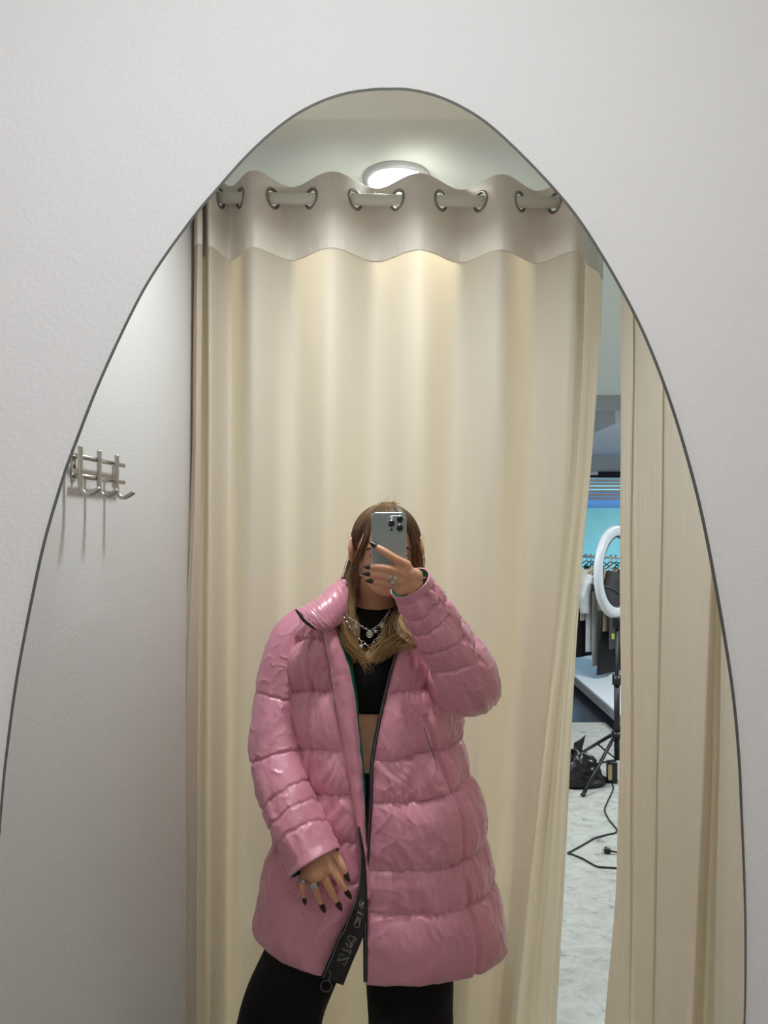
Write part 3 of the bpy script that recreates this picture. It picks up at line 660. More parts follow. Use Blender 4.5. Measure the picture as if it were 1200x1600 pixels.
strip('lining_edge', [[P(a-2, y, jd(a, y, .010)), P((a+b)/2, y, jd(a, y, .012)), P(b, y, jd(a, y, .030)), P(b+1, y, jd(a, y, .06))] for y, a, b in gnr], M_green, jk, 120, 14, .003, .002, .003, 53)
tpr = [((559, 1288), (562, 1288)), ((564, 1329), (570, 1329)), ((562.5, 1372), (573, 1370)), ((558.5, 1397), (574, 1398)), ((552.5, 1415), (573, 1420)), ((540, 1446), (570.5, 1448)), ((531, 1462), (565, 1466)), ((517, 1497), (550, 1501)), ((505, 1523), (537, 1534))]
TD = 1.606
tp_ = strip('zipper_tape', [[P(*a, TD), P((a[0]+b[0])/2, (a[1]+b[1])/2, TD-.001), P(*b, TD+.004)] for a, b in tpr], M_tape, jk, 80, 12, 0, .0016)
rz = [(990, 621, 626), (1030, 612, 616.5), (1071, 600.5, 605.5), (1139, 585.5, 591.5), (1195, 576.5, 582.5), (1243, 575, 581.5), (1315, 570, 576.5), (1423, 566.5, 573), (1529, 567, 573)]
strip('zipper_tape', [[P(a+2, y, jd(a, y, .002)), P(b, y, jd(a, y, -.004)), P(b+1, y, jd(a, y, -.005))] for y, a, b in rz], M_tape, jk, 80, 6, 0, .003)
MB().tube([P(b-1.5, y, jd(b, y, -.012)) for y, a, b in rz], .0011, 6, 80).build('zipper_teeth', M_zip, jk)
MB().tube([P(x, y, TD-.003) for x, y in [(559, 1288), (564, 1329), (562.5, 1372), (558, 1397), (552, 1415), (540, 1446), (531, 1462), (517, 1497), (505, 1523)]], .0016, 6, 80).build('zipper_teeth', M_zip, jk)
zp = MB(); zp.box(P(508.5, 1510, TD-.008), P(516, 1521, TD+.002), .001); zp.tube([P(514, 1512, TD-.006), P(517, 1513, TD-.010), P(515, 1527, TD-.008)], .0012, 8, 14)
zpo = zp.build('zipper_slider', M_zip, jk)
MB().torus(P(510.3, 1535.5, TD-.007), .0122, .0010, (0, 1, .05), 40, 8).build('pull_ring', M_zip, zpo)
glyph = [[(512,682),(480,674),(452,684),(440,708),(446,738),(470,765),(485,795),(478,825)], [(512,682),(540,692),(572,735)], [(540,700),(525,735),(500,790),(478,848)], [(562,738),(540,770),(515,815),(492,850)],
         [(412,775),(418,810),(440,842),(470,858),(500,852)], [(418,790),(435,815),(455,828)], [(340,856),(341,857)], [(362,870),(372,893),(420,910),(480,932)], [(378,878),(430,893),(490,908)], [(496,895),(486,930),(466,962)],
         [(368,972),(330,958),(312,985),(298,1022),(284,1058)], [(292,1045),(340,1035),(400,1022),(450,1008)], [(286,1062),(330,1055),(390,1042),(446,1025)], [(452,1012),(436,1050),(420,1085),(402,1132),(365,1105)],
         [(652,110),(640,145),(618,160),(626,212)], [(690,148),(660,170),(626,212)], [(684,160),(655,190),(634,218)], [(690,148),(676,200),(662,245),(640,238)], [(606,282),(590,330)], [(600,300),(640,320),(662,338)], [(596,318),(630,335),(655,352)], [(686,348),(687,350)],
         [(592,375),(570,420),(548,470),(534,500)], [(606,385),(585,430),(562,475)], [(534,495),(560,535),(595,548),(620,515),(628,470),(636,420)], [(640,392),(625,400),(610,440),(622,470)]]
gm = MB()
for ln in glyph:
    q = np.array(ln, float); q = cat(q, 60); ac = np.concatenate([[0], np.cumsum(np.linalg.norm(np.diff(q, axis=0), axis=1))]); k = max(1, int(ac[-1]/11))
    for s_ in np.linspace(0, ac[-1], k+1):
        x = np.interp(s_, ac, q[:, 0]); y = np.interp(s_, ac, q[:, 1]); gm.ball(P(500+x/10, 1390+y/10, TD-.0026), .00062, 6, 4)
tag(gm.build('rhinestone_lettering', mat('rhinestone', rgb(235, 233, 238), .15, .6), tp_), kind='stuff')
# collar, folded open
col_rows = [[P(464, 953, 1.665), P(480, 968, 1.650), P(496, 981, 1.648), P(510, 984, 1.655)],
            [P(478, 948, 1.680), P(492, 957, 1.655), P(506, 970, 1.650), P(518, 980, 1.655)],
            [P(500, 934, 1.715), P(512, 940, 1.680), P(521, 956, 1.670), P(525, 976, 1.668)],
            [P(518, 916, 1.760), P(530, 922, 1.725), P(535, 942, 1.700), P(533, 972, 1.685)],
            [P(536, 908, 1.820), P(546, 915, 1.790), P(548, 938, 1.745), P(543, 968, 1.705)]]
strip('collar', col_rows, M_pink, jk, 90, 90, .008, .008, .0026, 61)
strip('collar_edge', [[P(462.5, 952, 1.664), P(465, 951, 1.66)], [P(474, 969, 1.648), P(477, 967, 1.646)], [P(487, 979, 1.644), P(489, 976, 1.642)], [P(498, 983.5, 1.645), P(500, 980, 1.643)], [P(508, 983, 1.652), P(508, 979, 1.65)]], M_tape, jk, 40, 4, 0, .003)
back = [[P(540, 905, 1.83), P(545, 930, 1.81), P(545, 962, 1.78)], [P(570, 898, 1.90), P(572, 925, 1.895), P(572, 960, 1.88)], [P(605, 896, 1.915), P(606, 925, 1.912), P(606, 960, 1.90)], [P(640, 905, 1.89), P(640, 930, 1.885), P(640, 960, 1.87)], [P(658, 935, 1.80), P(660, 955, 1.79), P(658, 975, 1.76)]]
strip('collar_back', back, M_pink, jk, 60, 40, -.010, .010, .004, 63)
strip('collar', [[P(634, 985, 1.69), P(640, 994, 1.675)], [P(646, 972, 1.69), P(650, 990, 1.672)], [P(654, 962, 1.72), P(662, 983, 1.69)], [P(662, 955, 1.76), P(675, 978, 1.73)]], M_pink, jk, 40, 30, .006, .006, .003, 65)
strip('collar_edge', [[P(636, 988, 1.668), P(640, 984, 1.668)], [P(650, 987, 1.664), P(654, 976, 1.664)], [P(660, 984, 1.672), P(661, 981, 1.672)]], M_green, jk, 20, 4, 0, .003)
# hand-pocket zip on the right panel
MB().tube([P(662, 1133, 1.640), P(670, 1158, 1.640), P(680, 1187, 1.640), P(682, 1200, 1.636)], .0012, 6, 30).build('pocket_zip', M_zip, jk)

# --- phone in the raised hand
pc = np.array([(607.5-CX)*1.455/F, 0, H+(CY-857.5)*1.455/F]); yb_ = -D-.006
ph_ = thing('smartphone', 'pale blue-grey smartphone with three lenses held up over the face', 'phone', (pc[0], yb_, pc[2]-.0745))
def rrect(w_, h_, r, n=10):
    o = []
    for cx_, cz_, a0 in ((w_/2-r, h_/2-r, 0), (-w_/2+r, h_/2-r, 90), (-w_/2+r, -h_/2+r, 180), (w_/2-r, -h_/2+r, 270)):
        for k in range(n+1): a = math.radians(a0+90*k/n); o.append((cx_+r*math.cos(a), cz_+r*math.sin(a)))
    return o
def slab(b_, c, w_, h_, r, y0, y1, bev):
    L = [rrect(w_-2*bev, h_-2*bev, r-bev), rrect(w_, h_, r), rrect(w_, h_, r), rrect(w_-2*bev, h_-2*bev, r-bev)]; ys = [y0, y0+(bev if y1 > y0 else -bev), y1-(bev if y1 > y0 else -bev), y1]
    n_ = len(L[0]); v = [(c[0]+x, y, c[2]+z) for l, y in zip(L, ys) for x, z in l]
    f = [(k*n_+i, k*n_+(i+1) % n_, (k+1)*n_+(i+1) % n_, (k+1)*n_+i) for k in range(3) for i in range(n_)]+[tuple(range(n_)), tuple(range(3*n_, 4*n_))]
    return b_.add(v, f)
M_phone = mat('phone_back_glass', rgb(150, 164, 168), .35, spec=.5); M_pframe = mat('phone_frame', rgb(176, 184, 186), .25, .9)
slab(MB(), pc, .0722, .149, .011, yb_-.0078, yb_, .0008).build('frame', M_pframe, ph_, False)
slab(MB(), pc, .0700, .147, .010, yb_-.0010, yb_+.0003, .0003).build('back_panel', M_phone, ph_, False)
slab(MB(), pc, .0700, .147, .010, yb_-.0083, yb_-.0075, .0002).build('screen', mat('phone_screen', rgb(14, 14, 16), .1), ph_, False)
mc = P(618.5, 819.5, 1.455); slab(MB(), mc, .0362, .0362, .0095, yb_, yb_+.0016, .0006).build('camera_module', M_phone, ph_, False)
for x, y in ((611.7, 818), (624.7, 811.2), (624.7, 824.8)):
    c = P(x, y, 1.455); c[1] = yb_+.0022; le = MB().disc(c, .0076, (0, 1, 0), .0026, 36).build('lens', M_pframe, ph_)
    MB().disc(c+[0, .0006, 0], .0066, (0, 1, 0), .0020, 36).build('lens_glass', mat('lens_glass', rgb(16, 14, 16), .08), le)
for x, y, r_, m_ in ((611.8, 809.5, .0024, mat('flash', rgb(240, 236, 225), .2)), (611.8, 827.5, .0026, M_black)):
    c = P(x, y, 1.455); c[1] = yb_+.0018; MB().disc(c, r_, (0, 1, 0), .0008, 20).build('flash' if r_ < .0025 else 'sensor', m_, ph_)

# --- hair: strands grown from guide curves, dark roots and golden lengths
hv = []; hf_ = []; hc = []
def strand(q, r, t0, t1, tone):
    g = tube_grid(q, r, 3, None, ref=(.3, .8, .2)); n0 = len(hv); R_ = len(q)
    hv.extend(g.reshape(-1, 3).tolist())
    for i in range(R_):
        t = t0+(t1-t0)*i/(R_-1)
        hc.extend([(t, tone)]*3)
        if i < R_-1: hf_.extend([(n0+i*3+j, n0+i*3+(j+1) % 3, n0+(i+1)*3+(j+1) % 3, n0+(i+1)*3+j) for j in range(3)])
def lock(guide, n, s0, s1, r=.0008, t0=0.0, t1=1.0, m=26, curl=0.0, clumps=8):
    gq = np.array([P(*p) for p in guide]); cl = RNG.normal(0, 1, (clumps, 3)); ph0 = RNG.uniform(0, 6, clumps)
    for _ in range(n):
        k = RNG.integers(clumps); o = cl[k]*.8+RNG.normal(0, .45, 3); tone = np.clip(.55+.30*cl[k][0]+RNG.normal(0, .18), 0, 1)
        le = 1-.45*RNG.random()**1.6; q = cat(gq, m*2)[:int(m*2*le)]; q = cat(q[np.linspace(0, len(q)-1, 14).astype(int)], m); t = np.linspace(0, 1, m)[:, None]
        sp = s0+(s1-s0)*t; wob = 1.7*curl*np.concatenate([np.sin(t*12+ph0[k]), .45*np.cos(t*12+ph0[k]), .4*np.sin(t*10+ph0[k])], 1)*t
        q = q+o*sp*np.array([1, .7, .8])+wob; rr_ = r*(1-.75*t[:, 0]**3)*RNG.uniform(.7, 1.2)
        strand(q, rr_, t0, t0+(t1-t0)*le, tone)
# cap over the skull plus strands combed back from the hairline to the crown
Cc = np.array([HXc, D-(HF+.095), H+zc0+hh*.56])
def skull(az, el, off=0.0):           # az 0 = face, el up; on the head surface
    dirv = np.array([math.sin(az)*math.cos(el), math.cos(az)*math.cos(el), math.sin(el)])
    rx, ry, rz_ = .0745+off, .095+off, .096+off
    k = 1/math.sqrt((dirv[0]/rx)**2+(dirv[1]/ry)**2+(dirv[2]/rz_)**2); return Cc+dirv*k
def hairline(az):                     # elevation of the hairline
    return np.interp(abs(az), [0, .5, .9, 1.25, 1.7, 2.2, 3.15], [.62, .46, .14, -.08, -.12, -.6, -.75])
NA, NE = 64, 26; base_n = len(hv)
for i in range(NE):
    for j in range(NA):
        az = 2*math.pi*j/NA-math.pi; e0 = hairline(az)+.05; el = e0+(math.pi/2-e0)*i/(NE-1); hv.append(tuple(skull(az, el, .004))); hc.append((.05, .35))
for i in range(NE-1):
    for j in range(NA): hf_.append((base_n+i*NA+j, base_n+i*NA+(j+1) % NA, base_n+(i+1)*NA+(j+1) % NA, base_n+(i+1)*NA+j))
for _ in range(1500):                 # combed back and up to the crown
    az = RNG.uniform(-2.2, 2.2); e0 = hairline(az)+RNG.uniform(0, .12); tgt_az = math.pi*np.sign(az)*.98; q = []
    off = RNG.uniform(.005, .011); lift = RNG.uniform(.0, .004)
    for t in np.linspace(0, 1, 12):
        a2 = az+(0)*t; e2 = e0+(1.30-e0)*t**.9; p = skull(a2*(1-.25*t), e2, off*min(1, .25+t*3)+lift*math.sin(t*3)); q.append(p)
    q.append(Cc+np.array([RNG.normal(.004, .007), -.045+RNG.normal(0, .006), .101+RNG.uniform(0, .01)]))
    strand(np.array(q), .0009*RNG.uniform(.7, 1.2), 0, .35, np.clip(.45+RNG.normal(0, .2), 0, 1))
for _ in range(26):                   # flyaway tuft and loose wisps
    b0 = Cc+np.array([RNG.normal(.008, .010), -.03+RNG.normal(0, .01), .098]); dv = np.array([RNG.normal(.35, .5), RNG.normal(0, .3), RNG.uniform(.5, 1)]); ln = RNG.uniform(.015, .045)
    strand(np.array([b0+dv*ln*t+np.array([0, 0, -.012*t*t]) for t in np.linspace(0, 1, 7)]), .00035, .2, .6, .6)
for _ in range(34):
    sx = RNG.choice([-1, 1]); b0 = skull(sx*RNG.uniform(1.0, 1.7), RNG.uniform(.1, .9), .008); dv = np.array([sx*RNG.uniform(.2, 1), RNG.normal(0, .3), RNG.normal(-.2, .6)]); ln = RNG.uniform(.01, .035)
    strand(np.array([b0+dv*ln*t+np.array([0, 0, -.02*t*t]) for t in np.linspace(0, 1, 7)]), .00032, .2, .6, .6)
for i in range(13):                   # length falling at the back of the neck
    x = 560+i*7; lock([(x, 835, 1.835), (x-1, 880, 1.85), (x-2, 925, 1.85), (x-3, 970, 1.845)], 34, .008, .010, .0010, 0, .6, 14, .003)
# left of the picture: face-framing strand over the ear, then the mass on the chest
lock([(577, 822, 1.668), (572, 842, 1.664), (564, 860, 1.672), (557, 880, 1.69), (553, 905, 1.705), (550, 935, 1.70), (549, 965, 1.685), (553, 995, 1.672), (562, 1020, 1.668), (574, 1045, 1.670)], 110, .0045, .006, .0009, .15, 1, 30, .003)
lock([(568, 835, 1.79), (559, 868, 1.795), (550, 905, 1.765), (543, 935, 1.73), (541, 962, 1.70), (545, 990, 1.678), (556, 1012, 1.670), (566, 1030, 1.668)], 150, .006, .009, .0010, .15, 1, 30, .004)
lock([(562, 850, 1.78), (550, 885, 1.775), (543, 925, 1.745), (539, 958, 1.705), (540, 985, 1.682), (547, 1008, 1.672), (562, 1024, 1.668), (560, 1034, 1.668)], 130, .006, .008, .0010, .15, .95, 30, .005)
lock([(563, 860, 1.79), (552, 890, 1.775), (546, 925, 1.73), (552, 960, 1.70), (556, 985, 1.682), (550, 1010, 1.674), (566, 1028, 1.668), (580, 1052, 1.67)], 60, .004, .004, .0009, .2, 1, 30, .006)
# right of the picture: strands past the temple, under the hand, swept across the chest
lock([(634, 815, 1.672), (645, 836, 1.672), (649, 858, 1.675), (650, 882, 1.69), (645, 910, 1.70), (638, 940, 1.695), (630, 968, 1.676), (618, 990, 1.660), (600, 1006, 1.660), (585, 1018, 1.662)], 90, .005, .007, .0009, .05, 1, 34, .006)
lock([(640, 822, 1.72), (648, 848, 1.725), (650, 878, 1.735), (648, 912, 1.735), (645, 945, 1.710), (640, 972, 1.672), (640, 990, 1.640), (620, 1002, 1.638), (598, 1016, 1.655), (578, 1036, 1.662)], 170, .006, .009, .0009, .05, 1, 34, .008)
lock([(640, 830, 1.70), (650, 862, 1.71), (652, 895, 1.72), (642, 930, 1.70), (630, 955, 1.672), (626, 975, 1.650), (636, 992, 1.632), (648, 1002, 1.624), (640, 1010, 1.624), (622, 1016, 1.632)], 110, .006, .006, .0009, .1, 1, 34, .006)
lock([(648, 850, 1.76), (652, 895, 1.77), (640, 935, 1.74), (620, 962, 1.69), (612, 985, 1.668), (602, 1008, 1.662), (584, 1028, 1.664), (568, 1020, 1.664), (572, 1006, 1.66)], 90, .007, .007, .0009, .1, 1, 34, .009)
lock([(641, 840, 1.73), (649, 880, 1.74), (646, 925, 1.72), (634, 952, 1.688), (618, 968, 1.672), (606, 984, 1.664), (596, 1006, 1.660), (590, 1030, 1.662)], 70, .006, .008, .0009, .1, 1, 34, .008)
M_hair = bpy.data.materials.new('hair_ombre'); M_hair.use_nodes = True; t_ = M_hair.node_tree; b_ = t_.nodes['Principled BSDF']; b_.inputs['Roughness'].default_value = .42
at = t_.nodes.new('ShaderNodeAttribute'); at.attribute_name = 'hair'; sp_ = t_.nodes.new('ShaderNodeSeparateXYZ'); t_.links.new(at.outputs['Vector'], sp_.inputs[0])
ra = t_.nodes.new('ShaderNodeValToRGB'); e_ = ra.color_ramp.elements; e_[0].color = rgb(92, 68, 52); e_[1].color = rgb(206, 172, 122); x_ = e_.new(.45); x_.color = rgb(146, 112, 78)
rb = t_.nodes.new('ShaderNodeValToRGB'); f_ = rb.color_ramp.elements; f_[0].color = (.40, .36, .33, 1); f_[1].color = (1.25, 1.2, 1.08, 1)
mu = t_.nodes.new('ShaderNodeMix'); mu.data_type = 'RGBA'; mu.blend_type = 'MULTIPLY'; mu.inputs[0].default_value = 1
t_.links.new(sp_.outputs[0], ra.inputs[0]); t_.links.new(sp_.outputs[1], rb.inputs[0]); t_.links.new(ra.outputs[0], mu.inputs[6]); t_.links.new(rb.outputs[0], mu.inputs[7]); t_.links.new(mu.outputs[2], b_.inputs['Base Color'])
ho = obj('hair', hv, hf_, M_hair, per, fix=False)
at_ = ho.data.attributes.new('hair', 'FLOAT_VECTOR', 'POINT'); at_.data.foreach_set('vector', np.array([(a, b, 0) for a, b in hc]).ravel())
tag(ho, 'long golden-brown hair with dark roots, half tied up')

# --- necklaces
ND = 1.670
def chain(pts_, link, name='necklace'):
    q = cat(np.array([P(520+x/8.571, 930+y/8.571, ND+(dz[0] if dz else 0)) for x, y, *dz in pts_]), 300); ac = np.concatenate([[0], np.cumsum(np.linalg.norm(np.diff(q, axis=0), axis=1))])
    b_ = MB(); n_ = max(2, int(ac[-1]/(link*.78)))
    for i in range(n_+1):
        s_ = ac[-1]*i/n_; c = np.array([np.interp(s_, ac, q[:, k]) for k in range(3)]); c2 = np.array([np.interp(min(s_+.002, ac[-1]), ac, q[:, k]) for k in range(3)]); c1 = np.array([np.interp(max(s_-.002, 0), ac, q[:, k]) for k in range(3)])
        tg = (c2-c1)/np.linalg.norm(c2-c1); nr = np.array([0, 1, 0.]) if i % 2 == 0 else np.cross(tg, (0, 1, 0.))
        b_.torus(c+[0, .002, 0], link*.30, link*.085, nr, 14, 6, sx=1.0 if False else .62, up=tg) if False else b_.torus(c+[0, .002, 0], link*.5, link*.10, nr, 16, 6, sx=.55, up=tg)
    return tag(b_.build(name, M_silver, per), 'layered silver chain necklace')
n1 = chain([(150, 200, .03), (235, 300, .006), (300, 340), (380, 400), (440, 435), (500, 462), (545, 440), (620, 385), (700, 290, .006), (760, 200, .03)], .0075)
n2 = chain([(140, 250, .03), (215, 380, .004), (295, 490), (345, 555), (390, 605), (440, 640), (500, 668), (560, 600), (640, 540), (700, 440), (745, 380, .004), (800, 260, .03)], .0115)
def coin(x, y, r, parent, name='coin_pendant', m_=M_silver):
    c = P(520+x/8.571, 930+y/8.571, ND-.004); b_ = MB().disc(c, r, (0, 1, .05), .0014, 28).torus(c+[0, .0008, 0], r*.9, .0007, (0, 1, .05), 28, 6)
    b_.torus(c+[0, .0008, 0], r*.5, .0006, (0, 1, .05), 20, 6); b_.torus(c+[0, 0, r+.0012], .0016, .0005, (1, 0, 0), 12, 6); return b_.build(name, m_, parent)
coin(497, 512, .0084, n1); coin(312, 405, .0056, n1); coin(470, 802, .0082, n2); coin(660, 400, .0062, n1)
sc = P(520+575/8.571, 930+472/8.571, ND-.005); sv_ = []; 
for k in range(10): a = math.pi/2+k*math.pi/5; r_ = .0066 if k % 2 == 0 else .0026; sv_.append((r_*math.cos(a), r_*math.sin(a)))
sb = MB(); sb.add([(sc[0]+x, sc[1]+y_, sc[2]+z) for y_ in (-.0006, .0006) for x, z in sv_]+[(sc[0], sc[1]+.002, sc[2])], [tuple(range(10))]+[(k, (k+1) % 10, 10+(k+1) % 10, 10+k) for k in range(10)]+[(10+k, 10+(k+1) % 10, 20) for k in range(10)]); sb.build('star_pendant', M_silver, n1, False)
hc_ = P(520+382/8.571, 930+678/8.571, ND-.006); MB().ball(hc_+[-.0018, 0, .001], (.0034, .003, .0036)).ball(hc_+[.0018, 0, .001], (.0034, .003, .0036)).ball(hc_+[0, 0, -.0022], (.0030, .0027, .0040)).torus(hc_+[0, 0, .0065], .0022, .0006, (1, 0, 0), 12, 6).build('heart_pendant', M_silver, n2)

# ------------------------------------------------------------------ the shop beyond the gap
# ring light on its tripod
rx = (963-CX)/F*4.55; ry = D-4.55; zc_ = H-(893-CY)/F*4.55
rl_ = thing('ring_light', 'white ring light on a black tripod standing beyond the curtain gap', 'ring light', (rx, ry, cz))
ax = np.array([math.sin(math.radians(48)), math.cos(math.radians(48)), 0]); sdv = np.array([-ax[1], ax[0], 0])
thr = np.linspace(0, 2*np.pi, 64, endpoint=False); prof = [(.225, -.014), (.228, .012), (.24, .02), (.28, .02), (.292, .012), (.295, -.014), (.28, -.022), (.24, -.022)]
g = np.array([[np.array([rx, ry, zc_])+(sdv*math.cos(t)+np.array([0, 0, 1])*math.sin(t))*r_+ax*h_ for r_, h_ in prof] for t in list(thr)+[0]]); v, f = grid(g, True)
obj('ring_housing', v, f, mat('ring_white', rgb(214, 218, 226), .3), rl_)
g = np.array([[np.array([rx, ry, zc_])+(sdv*math.cos(t)+np.array([0, 0, 1])*math.sin(t))*r_+ax*h_ for r_, h_ in ((.222, -.018), (.222, .014), (.227, .014), (.227, -.018))] for t in list(thr)+[0]]); v, f = grid(g, True); obj('inner_trim', v, f, M_black, rl_)
zp0 = H-(1215-CY)/F*4.55+.02
MB().tube([(rx, ry, zc_-.36), (rx, ry, .22)], .013, 14).build('pole', M_black, rl_)
MB().tube([(rx, ry, .62), (rx, ry, .12)], .018, 14).build('lower_pole', M_black, rl_)
MB().box((rx-.02, ry-.03, zc_-.36), (rx+.02, ry+.03, zc_-.29), .004).build('tilt_head', M_black, rl_)
MB().tube([(rx, ry, .60), (rx, ry, .66)], .030, 14).build('collar', M_black, rl_)
MB().tube([(rx, ry, .26), (rx, ry, .30)], .034, 14).build('leg_hub', M_black, rl_)
fl = Pf(898, 1250, .01)-np.array([rx, ry, 0]); ang0 = math.atan2(fl[1], fl[0])
for k in range(3):
    a = ang0+k*2.094; e1 = np.array([rx+.44*math.cos(a), ry+.44*math.sin(a), cz+.012])
    lg = MB().tube([(rx+.03*math.cos(a), ry+.03*math.sin(a), .28), e1], .011, 10).build('leg', M_black, rl_)
    MB().ball(e1, (.016, .016, .012)).build('rubber_foot', M_black, lg)
    MB().tube([(rx, ry, .12), (rx+.22*math.cos(a), ry+.22*math.sin(a), .155)], .006, 8).build('brace', M_black, rl_)
pb = P(955, 1203, 4.46); MB().box(pb+[-.03, -.025, -.075], pb+[.03, .025, .06], .006).build('power_adapter', M_black, rl_)
MB().box(pb+[-.030, .0255, -.05], pb+[-.006, .0262, .045]).build('rating_label', mat('label_gold', rgb(168, 150, 104), .5), rl_, False)
pcl = P(931, 918, 4.50); cb = MB().box(pcl+[-.03, -.02, -.022], pcl+[.02, .02, .022], .004); cb.tube([pcl+[.0, 0, 0], pcl+[.06, -.03, .004], pcl+[.12, -.05, -.02], pcl+[.16, -.06, -.05]], .008, 8, 20); cb.build('phone_clamp', M_black, rl_)
MB().tube([pcl+[.02, -.02, -.01], pcl+[.05, -.03, -.05], pcl+[.07, -.04, -.10]], .005, 8, 16).build('clamp_cable', M_black, rl_)
tg_ = P(957, 994, 4.50); MB().box(tg_+[-.009, -.002, -.018], tg_+[.009, .002, .018], .001).build('hang_tag', mat('tag_lime', rgb(168, 180, 78), .5), rl_)
# power cord and plug on the rug
cp = [pb+[0, .0, -.075]]+[Pf(x, y, cz+.0055) for x, y in [(957, 1232), (948, 1252), (944, 1265), (951, 1280), (963, 1297), (945, 1303), (928, 1308), (912, 1317), (892, 1328), (886, 1331), (893, 1333), (908, 1339), (922, 1347), (933, 1352), (950, 1353.5), (972, 1354.5), (1000, 1352)]]
MB().tube(cp, .0042, 8, 160).build('power_cord', M_black, rl_)
pg = thing('power_plug', 'black plug on a short cord lying on the rug', 'plug', Pf(948, 1328, cz))
a0, a1, a2 = Pf(943, 1326.5, cz+.014), Pf(953, 1328, cz+.014), Pf(985, 1334, cz+.006)
MB().tube([a0, a0*.6+a1*.4, a1], [.014, .017, .009], 12, 14).build('plug_body', M_black, pg)
MB().tube([a1, (a1+a2)/2, a2], .0045, 8, 20).build('cord', M_black, pg)
for k in (-.007, .007): MB().tube([a0+[0, k, 0], a0+(a0-a1)*.35+[0, k, 0]], .0025, 8).build('prong', M_steel, pg)
# crumpled black bag
bc = Pf(904, 1226, cz); gb_ = MB(); th_ = np.linspace(0, 2*np.pi, 60, endpoint=False); rows = []
for t in np.linspace(0, 1, 30):
    rr_ = np.array([1.0, .9])*np.interp(t, [0, .1, .5, .8, 1], [.92, 1.0, .82, .5, .05]); hq = .20*t
    w_ = 1+.22*fbm(np.cos(th_)*1.6+t*2, np.sin(th_)*1.6, t*3, 91)+.08*vn(np.cos(th_)*5, np.sin(th_)*5, t*9, 92)
    rows.append(np.stack([bc[0]-.02+.20*rr_[0]*w_*np.cos(th_), bc[1]-.05+.15*rr_[1]*w_*np.sin(th_), cz+hq*(1+.25*vn(np.cos(th_)*2, np.sin(th_)*2, t*2, 93))], -1))
v, f = grid(np.array(rows), True); bag = thing('bag', 'crumpled glossy black bag lying on the rug beside the tripod', 'bag', (bc[0], bc[1]-.05, cz))
M_bag = mat('bag_nylon', rgb(24, 23, 25), .25, bump=.003, bscale=30); obj('bag_body', v, f+[tuple(range(60))], M_bag, bag)
s0 = P(900, 1180, 4.45); g = loft([[P(896, 1195, 4.5), P(903, 1186, 4.45), P(906, 1178, 4.42)], [P(900, 1160, 4.5), P(908, 1157, 4.45), P(914, 1148, 4.42)]], 10, 10)
g = loft([[P(893, 1215, 4.50), P(903, 1208, 4.46), P(914, 1205, 4.45)], [P(894, 1190, 4.50), P(902, 1182, 4.46), P(908, 1178, 4.45)], [P(896, 1160, 4.50), P(906, 1154, 4.47), P(914, 1147, 4.46)]], 14, 12); v, f = grid(g)
fo = obj('bag_flap', v, f, M_bag, bag); m_ = fo.modifiers.new('t', 'SOLIDIFY'); m_.thickness = .006
# low white display platform, its dark plinth, and a further ledge
pt_ = thing('display_platform', 'low white display platform with a grey edge under the clothes rail', 'platform', (1.73, D-5.6, 0))
MB().box((1.73, D-8.0, H-1.48-.02), (4.6, D-5.50, H-1.48), .003).build('top', mat('platform_white', rgb(222, 226, 234), .35), pt_, False)
MB().box((1.735, D-7.99, .055), (4.59, D-5.505, H-1.50)).build('edge_band', mat('platform_grey', rgb(150, 150, 152), .5), pt_, False)
MB().box((1.80, D-7.9, 0), (4.5, D-5.56, .056)).build('plinth', mat('plinth_dark', rgb(38, 40, 46), .5), pt_, False)
lg_ = thing('ledge', 'white ledge below the shop window behind the clothes', 'ledge', (1.3, YB+.3, 0))
MB().box((1.1, YB+.005, .16), (4.5, YB+.62, .22), .004).build('top', mat('ledge_white', rgb(226, 226, 228), .5), lg_, False)
MB().box((1.12, YB+.005, 0), (4.48, YB+.60, .16)).build('body', mat('ledge_grey', rgb(120, 122, 128), .6), lg_, False)
